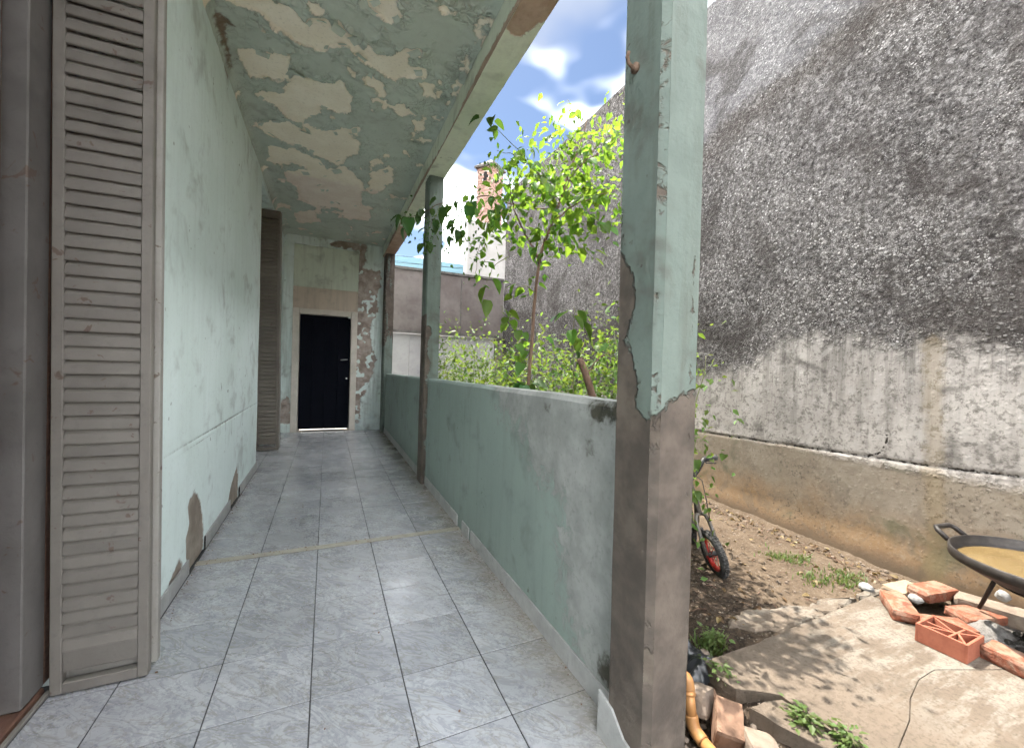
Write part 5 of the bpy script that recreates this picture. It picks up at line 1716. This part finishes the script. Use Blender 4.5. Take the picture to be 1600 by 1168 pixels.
brick('red_brick', 'tilted red brick at the left corner of the fire ring', (2.99, 1.195, -0.045), (0.245, 0.118, 0.06), (0.0, -0.03, rad(38)), M_brick, 2)
brick('red_brick', 'red brick at the back of the fire ring by the stone', (3.37, 1.195, -0.035), (0.27, 0.125, 0.06), (0.0, 0.02, rad(-8)), M_brick, 5)
brick('red_brick', 'flat ash-covered red brick under the pan leg', (3.37, 1.01, -0.075), (0.27, 0.14, 0.05), (0.03, 0.02, rad(-14)), M_brick, 7)
brick('red_brick', 'crumbling flat red brick behind the hollow brick', (3.09, 1.03, -0.085), (0.23, 0.13, 0.05), (0.02, 0.03, rad(-30)), M_brick, 9)
brick('red_brick', 'long red brick cut by the right edge beside the hollow brick', (2.93, 0.70, -0.045), (0.30, 0.12, 0.068), (0.02, 0.0, rad(-97)), M_brick, 12)
brick('mortar_block', 'tan mortar block behind the left red bricks', (3.33, 1.31, -0.075), (0.24, 0.12, 0.05), (0.0, 0.0, rad(-6)), M_tanbrick, 15, 'block', None)
brick('mortar_block', 'pale grey block half buried under the pan', (3.52, 0.98, -0.07), (0.34, 0.12, 0.09), (0.06, 0.04, rad(-62)), M_rubble, 18, 'block', None)

# hollow clay brick with triangular cells
hbk = empty('hollow_brick', (2.847, 0.940, -0.078), (0, 0, rad(1)))
tag(hbk, 'orange hollow clay brick with triangular cells on the slab', 'hollow brick')
hx, hy, hh, t_ = 0.183, 0.188, 0.090, 0.011
sh = MB()
for (cx, cy, sx_, sy_) in [(0, -hy / 2 + t_ / 2, hx, t_), (0, hy / 2 - t_ / 2, hx, t_), (-hx / 2 + t_ / 2, 0, t_, hy - 2 * t_), (hx / 2 - t_ / 2, 0, t_, hy - 2 * t_)]:
    sh.obox((sx_, sy_, hh), T(cx, cy, hh / 2), 0.0015)
sh.local('shell', M_hollow, hbk)
ix, iy = hx / 2 - t_, hy / 2 - t_


def web(x0, y0, x1, y1, dz=0.0):
    c = Vector(((x0 + x1) / 2, (y0 + y1) / 2)); d_ = Vector((x1 - x0, y1 - y0))
    MB().obox((d_.length + 0.006, 0.0085, hh - 0.004 - dz), T(c.x, c.y, hh / 2 - 0.001 - dz / 2, 0, 0, math.atan2(d_.y, d_.x))).local('web', M_hollow, hbk)


web(-ix, -0.022, ix, -0.030, 0.001)
web(-ix, iy, 0.0, -0.024, 0.002)
web(0.0, -0.024, ix, iy, 0.003)
web(-0.005, iy, -0.002, -0.022, 0.004)
web(-ix, -iy, 0.01, -0.028, 0.002)
web(0.01, -0.028, ix, -iy, 0.003)


# ---- stones
def rock(seed, sc, mat, name='stone', n=10):
    r = np.random.RandomState(seed)
    v = []; f = []
    m = 7
    for i in range(m + 1):
        th = PI * i / m
        for k in range(n):
            ph = 2 * PI * k / n
            d_ = np.array((math.sin(th) * math.cos(ph), math.sin(th) * math.sin(ph), math.cos(th)))
            q = 0.75 + 0.5 * float(fbm(np.array([d_[0] * 1.3 + seed]), np.array([d_[1] * 1.3 + d_[2] * 1.7 + seed]), 3)[0])
            v.append(d_ * q * np.array(sc))
    for i in range(m):
        for k in range(n):
            f.append((i * n + k, (i + 1) * n + k, (i + 1) * n + (k + 1) % n, i * n + (k + 1) % n))
    return MB().add(v, f).mesh(name, mat, smooth=False)


for k, (p, sc, lab) in enumerate([((3.24, 1.215, -0.062), (0.05, 0.036, 0.024), 'white stone lying between two red bricks'),
                                  ((3.17, 1.435, -0.09), (0.042, 0.036, 0.024), 'whitish stone at the corner of the slab'),
                                  ((3.60, 0.975, 0.01), (0.035, 0.03, 0.03), 'pale round stone under the cooking disc')]):
    o = bpy.data.objects.new('stone', rock(k + 3, sc, M_stone)); COL.objects.link(o)
    o.location = p; o.rotation_euler = (0, 0, k * 1.3)
    tag(o, lab, 'stone', 'pale stones in the yard')
# pebbles and bits of rubble
peb = [rock(30 + k, (0.5, 0.4, 0.3), M_rubble, 'pebbles', 6) for k in range(3)]
def scatter(name, pts, meshes, mat, kind='stuff'):
    """join copies of a few meshes into one stuff object; pts = (x, y, z, size)"""
    b = MB()
    vs = [np.array([v.co[:] for v in m.vertices]) for m in meshes]
    fs = [[tuple(p.vertices) for p in m.polygons] for m in meshes]
    for (x, y, z, s) in pts:
        k = rng.randrange(len(meshes))
        R_ = np.array(Euler((rng.uniform(-.6, .6), rng.uniform(-.6, .6), rng.uniform(0, 6.28))).to_matrix())
        b.add(vs[k] @ R_.T * s + np.array((x, y, z)), fs[k])
    R_n = np.random.RandomState(5).rand(len(pts))
    cnts = np.concatenate([[R_n[i]] * len(b.v[i]) for i in range(len(pts))])
    o = b.build(name, mat, attrs={'rnd': lambda P, N: cnts})
    return tag(o, kind='stuff')


def gz(x, y):
    return float(soil_h(np.array([[x, y, 0.0]]))[0])


pts = []
for k in range(420):
    x = rng.uniform(1.1, 3.6); y = rng.uniform(0.4, 3.6)
    if 1.58 < x < 3.08 and y < 1.37:
        continue
    pts.append((x, y, gz(x, y) + 0.002, abs(rng.gauss(0, 0.012)) + 0.008))
for k in range(170):                                   # rubble along the foot of the wall
    x = 3.60 - abs(rng.gauss(0, 0.06)); y = rng.uniform(0.9, 4.5)
    pts.append((x, y, gz(x, y) + 0.004, abs(rng.gauss(0, 0.013)) + 0.009))
for k in range(130):                                   # crumbs in the trench
    x = rng.uniform(1.2, 1.75); y = rng.uniform(0.75, 1.4)
    pts.append((x, y, gz(x, y) + 0.004, abs(rng.gauss(0, 0.015)) + 0.010))
scatter('pebbles', pts, peb, M_rubble)
# ash heap and charcoal
b = MB().grid((3.10, 0.50, 0), (0.50, 0, 0), (0, 0.56, 0), 40, 44, (0, 0, 1),
              lambda P: -0.115 + 0.075 * np.exp(-(((P[:, 0] - 3.26) / 0.13) ** 2 + ((P[:, 1] - 0.93) / 0.09) ** 2)) + 0.03 * (fbm(P[:, 0] * 18, P[:, 1] * 18, 4) - 0.5) - 0.06 * np.clip(np.hypot((P[:, 0] - 3.35) / 0.25, (P[:, 1] - 0.78) / 0.28) - 0.85, 0, 1) * 3)
tag(b.build('ash', M_ash, smooth=True), kind='stuff')
ck = [rock(60 + k, (0.5, 0.3, 0.28), M_charcoal, 'charcoal', 6) for k in range(3)]
scatter('charcoal', [(rng.gauss(3.32, 0.10), rng.gauss(0.74, 0.08), -0.10 + rng.uniform(0, .02), rng.uniform(0.02, 0.06)) for k in range(90)], ck, M_charcoal)
# fallen twigs
tw = MB()
for k in range(120):
    x = 3.55 - abs(rng.gauss(0, 0.12)) if k < 70 else rng.uniform(1.9, 3.4); y = rng.uniform(1.4, 3.6)
    a = rng.uniform(0, 6.28); L = rng.uniform(0.03, 0.12); z = gz(x, y) + 0.006
    tw.tube([(x, y, z), (x + L * .5 * math.cos(a), y + L * .5 * math.sin(a), z + rng.uniform(0, .015)), (x + L * math.cos(a + .3), y + L * math.sin(a + .3), z)], 0.0022, 4)
tag(tw.build('fallen_twigs', M_bark), kind='stuff')
# dead leaves
lf = leaf_mesh('litter', M_litter, fold=0.3, droop=0.4)
pts = []
for k in range(520):
    if k < 260:
        x = 3.58 - abs(rng.gauss(0, 0.10)); y = rng.uniform(1.3, 4.5)
    else:
        x = rng.uniform(1.7, 3.5); y = rng.uniform(1.4, 3.4)
    pts.append((x, y, gz(x, y) + 0.010, rng.uniform(0.015, 0.05)))
scatter('leaf_litter', pts, [lf], M_litter)


# ---- grass tufts
def tuft(pts, n, rad_, h, name='grass', mat=M_grass):
    b = MB(); R_ = []
    for (x, y) in pts:
        for k in range(n):
            px, py = rng.gauss(x, rad_), rng.gauss(y, rad_ * 0.8)
            z = gz(px, py) - 0.004
            a = rng.uniform(0, 6.28); hh_ = h * rng.uniform(0.5, 1.2); ln = hh_ * rng.uniform(0.3, 1.0); w = rng.uniform(0.002, 0.0045)
            ux, uy = math.cos(a), math.sin(a)
            b.add([(px - uy * w, py + ux * w, z), (px + uy * w, py - ux * w, z), (px + ux * ln * .4 + uy * w, py + uy * ln * .4 - ux * w, z + hh_ * .6), (px + ux * ln * .4 - uy * w, py + uy * ln * .4 + ux * w, z + hh_ * .6), (px + ux * ln, py + uy * ln, z + hh_)],
                  [(0, 1, 2, 3), (3, 2, 4)])
            R_ += [rng.random()] * 5
    o = b.build(name, mat, attrs={'rnd': lambda P, N: np.array(R_)})
    return tag(o, kind='stuff')


tuft([(3.19, 1.87), (3.10, 1.95), (3.17, 1.56), (3.28, 1.60), (3.02, 1.66)], 130, 0.06, 0.035)
tuft([(1.77, 1.40), (1.82, 1.44), (1.74, 1.45)], 70, 0.03, 0.05)
# broad-leaved weeds in the broken edge
for k, (x, y, n, lab) in enumerate([(1.70, 0.945, 34, 'leafy green weed in the crack of the broken slab'), (1.762, 0.83, 26, 'small leafy weed at the bottom edge of the slab'), (1.79, 1.42, 24, 'little green weed by the corner of the slab'), (1.62, 1.25, 14, 'tiny weed under the left edge of the slab')]):
    e = empty('weed', (x, y, -0.10)); tag(e, lab, 'weed', 'weeds in the yard')
    it = []
    for j in range(n * 3):
        a = rng.uniform(0, 6.28); rr = abs(rng.gauss(0, 0.035))
        it.append(((x + rr * math.cos(a), y + rr * math.sin(a), -0.095 + rng.uniform(0.0, 0.055)), a + rng.uniform(-.6, .6), rng.uniform(-.6, .4), rng.uniform(-.5, .5), rng.uniform(0.018, 0.036)))
    o = crown('leaves', e, it, M_grass, None)
    del o['kind']
    s_ = MB()
    for j in range(6):
        a = j * 1.05
        s_.tube([(x, y, -0.13), (x + 0.03 * math.cos(a), y + 0.03 * math.sin(a), -0.075)], 0.0016, 4)
    s_.build('stems', M_stem, e)

# ---- drain pipe, rubble blocks and bag in the trench beside the pillar
pp = empty('drain_pipe', (1.30, 1.12, -0.25))
tag(pp, 'bent orange plastic drain pipe at the foot of the near pillar', 'pipe')
MB().tube(wiggle([(1.30, 1.36, -0.075), (1.38, 1.30, -0.05), (1.425, 1.262, -0.06), (1.428, 1.245, -0.10)], 5, 0.0), 0.0255, 14).build('elbow', M_pvc, pp, smooth=True)
MB().tube([(1.428, 1.247, -0.092), (1.414, 1.212, -0.195)], 0.022, 14).build('pipe_length', M_pvc, pp, smooth=True)
MB().tube([(1.4265, 1.243, -0.105), (1.425, 1.239, -0.117)], 0.0265, 14).build('pipe_collar', M_pvc, pp, smooth=True)
MB().tube(wiggle([(1.4155, 1.216, -0.182), (1.412, 1.195, -0.222), (1.412, 1.15, -0.238)], 5, 0.0), 0.0262, 14).build('elbow', M_pvc, pp, smooth=True)
MB().tube([(1.412, 1.15, -0.238), (1.40, 0.85, -0.262)], 0.0225, 14).build('pipe_length', M_pvc, pp, smooth=True)


def block(label, loc, size, rot, mat, seed, name='rubble_block'):
    o = brick(name, label, loc, size, rot, mat, seed, 'rubble', 'broken blocks in the trench')
    return o


block('dark broken brick standing in the trench beside the pipe', (1.515, 1.125, -0.185), (0.15, 0.105, 0.12), (0.12, -0.35, 0.75), M_rubble_dark, 31)
block('greyish broken block leaning behind the pipe', (1.50, 1.245, -0.165), (0.11, 0.085, 0.10), (-0.2, 0.3, 0.35), M_rubble, 33)
block('pale rough lump at the bottom edge next to the pipe', (1.525, 0.985, -0.185), (0.15, 0.11, 0.10), (0.1, 0.2, 0.9), M_rubble, 35)
block('brown lump wedged behind the broken brick', (1.58, 1.225, -0.175), (0.07, 0.06, 0.05), (0.2, -0.3, 1.3), M_rubble_dark, 37)
bg = MB()
u_, v_ = 34, 30
vv = []
for i in range(u_):
    for j in range(v_):
        s = i / (u_ - 1); t = j / (v_ - 1)
        x = 1.50 + 0.22 * s + 0.02 * math.sin(t * 3); y = 1.29 + 0.26 * t - 0.05 * s
        z = -0.15 + 0.075 * math.sin(PI * min(1, s * 1.02)) * max(0.0, math.sin(PI * t)) ** 0.7 + 0.10 * (float(fbm(np.array([s * 4.5 + t * 2]), np.array([t * 7.0 + 3]), 4)[0]) - 0.5)
        vv.append((x, y, z))
bg.add(vv, [(i * v_ + j, (i + 1) * v_ + j, (i + 1) * v_ + j + 1, i * v_ + j + 1) for i in range(u_ - 1) for j in range(v_ - 1)])
bo = bg.build('plastic_bag', M_bag, origin=(1.6, 1.4, -0.12), smooth=True)
tag(bo, 'crumpled black plastic bag on the soil behind the near pillar', 'bag')

# ---- grit swept against the walls and into the joint of the veranda floor
pts = []
for k in range(520):
    if k < 200:
        x = XP - 0.012 - abs(rng.gauss(0, 0.035)); y = rng.uniform(1.1, 7.6)
    elif k < 360:
        x = XW + 0.012 + abs(rng.gauss(0, 0.03)); y = rng.uniform(2.1, 5.3)
    elif k < 430:
        x = rng.uniform(-0.65, 0.9); y = rng.choice((JY0, JY1)) + rng.gauss(0, 0.015)
    else:
        x = rng.uniform(-0.65, 0.9); y = rng.uniform(1.1, 7.0)
    pts.append((x, y, 0.0015, abs(rng.gauss(0, 0.0035)) + 0.003))
scatter('grit', pts, peb, M_rubble_dark)
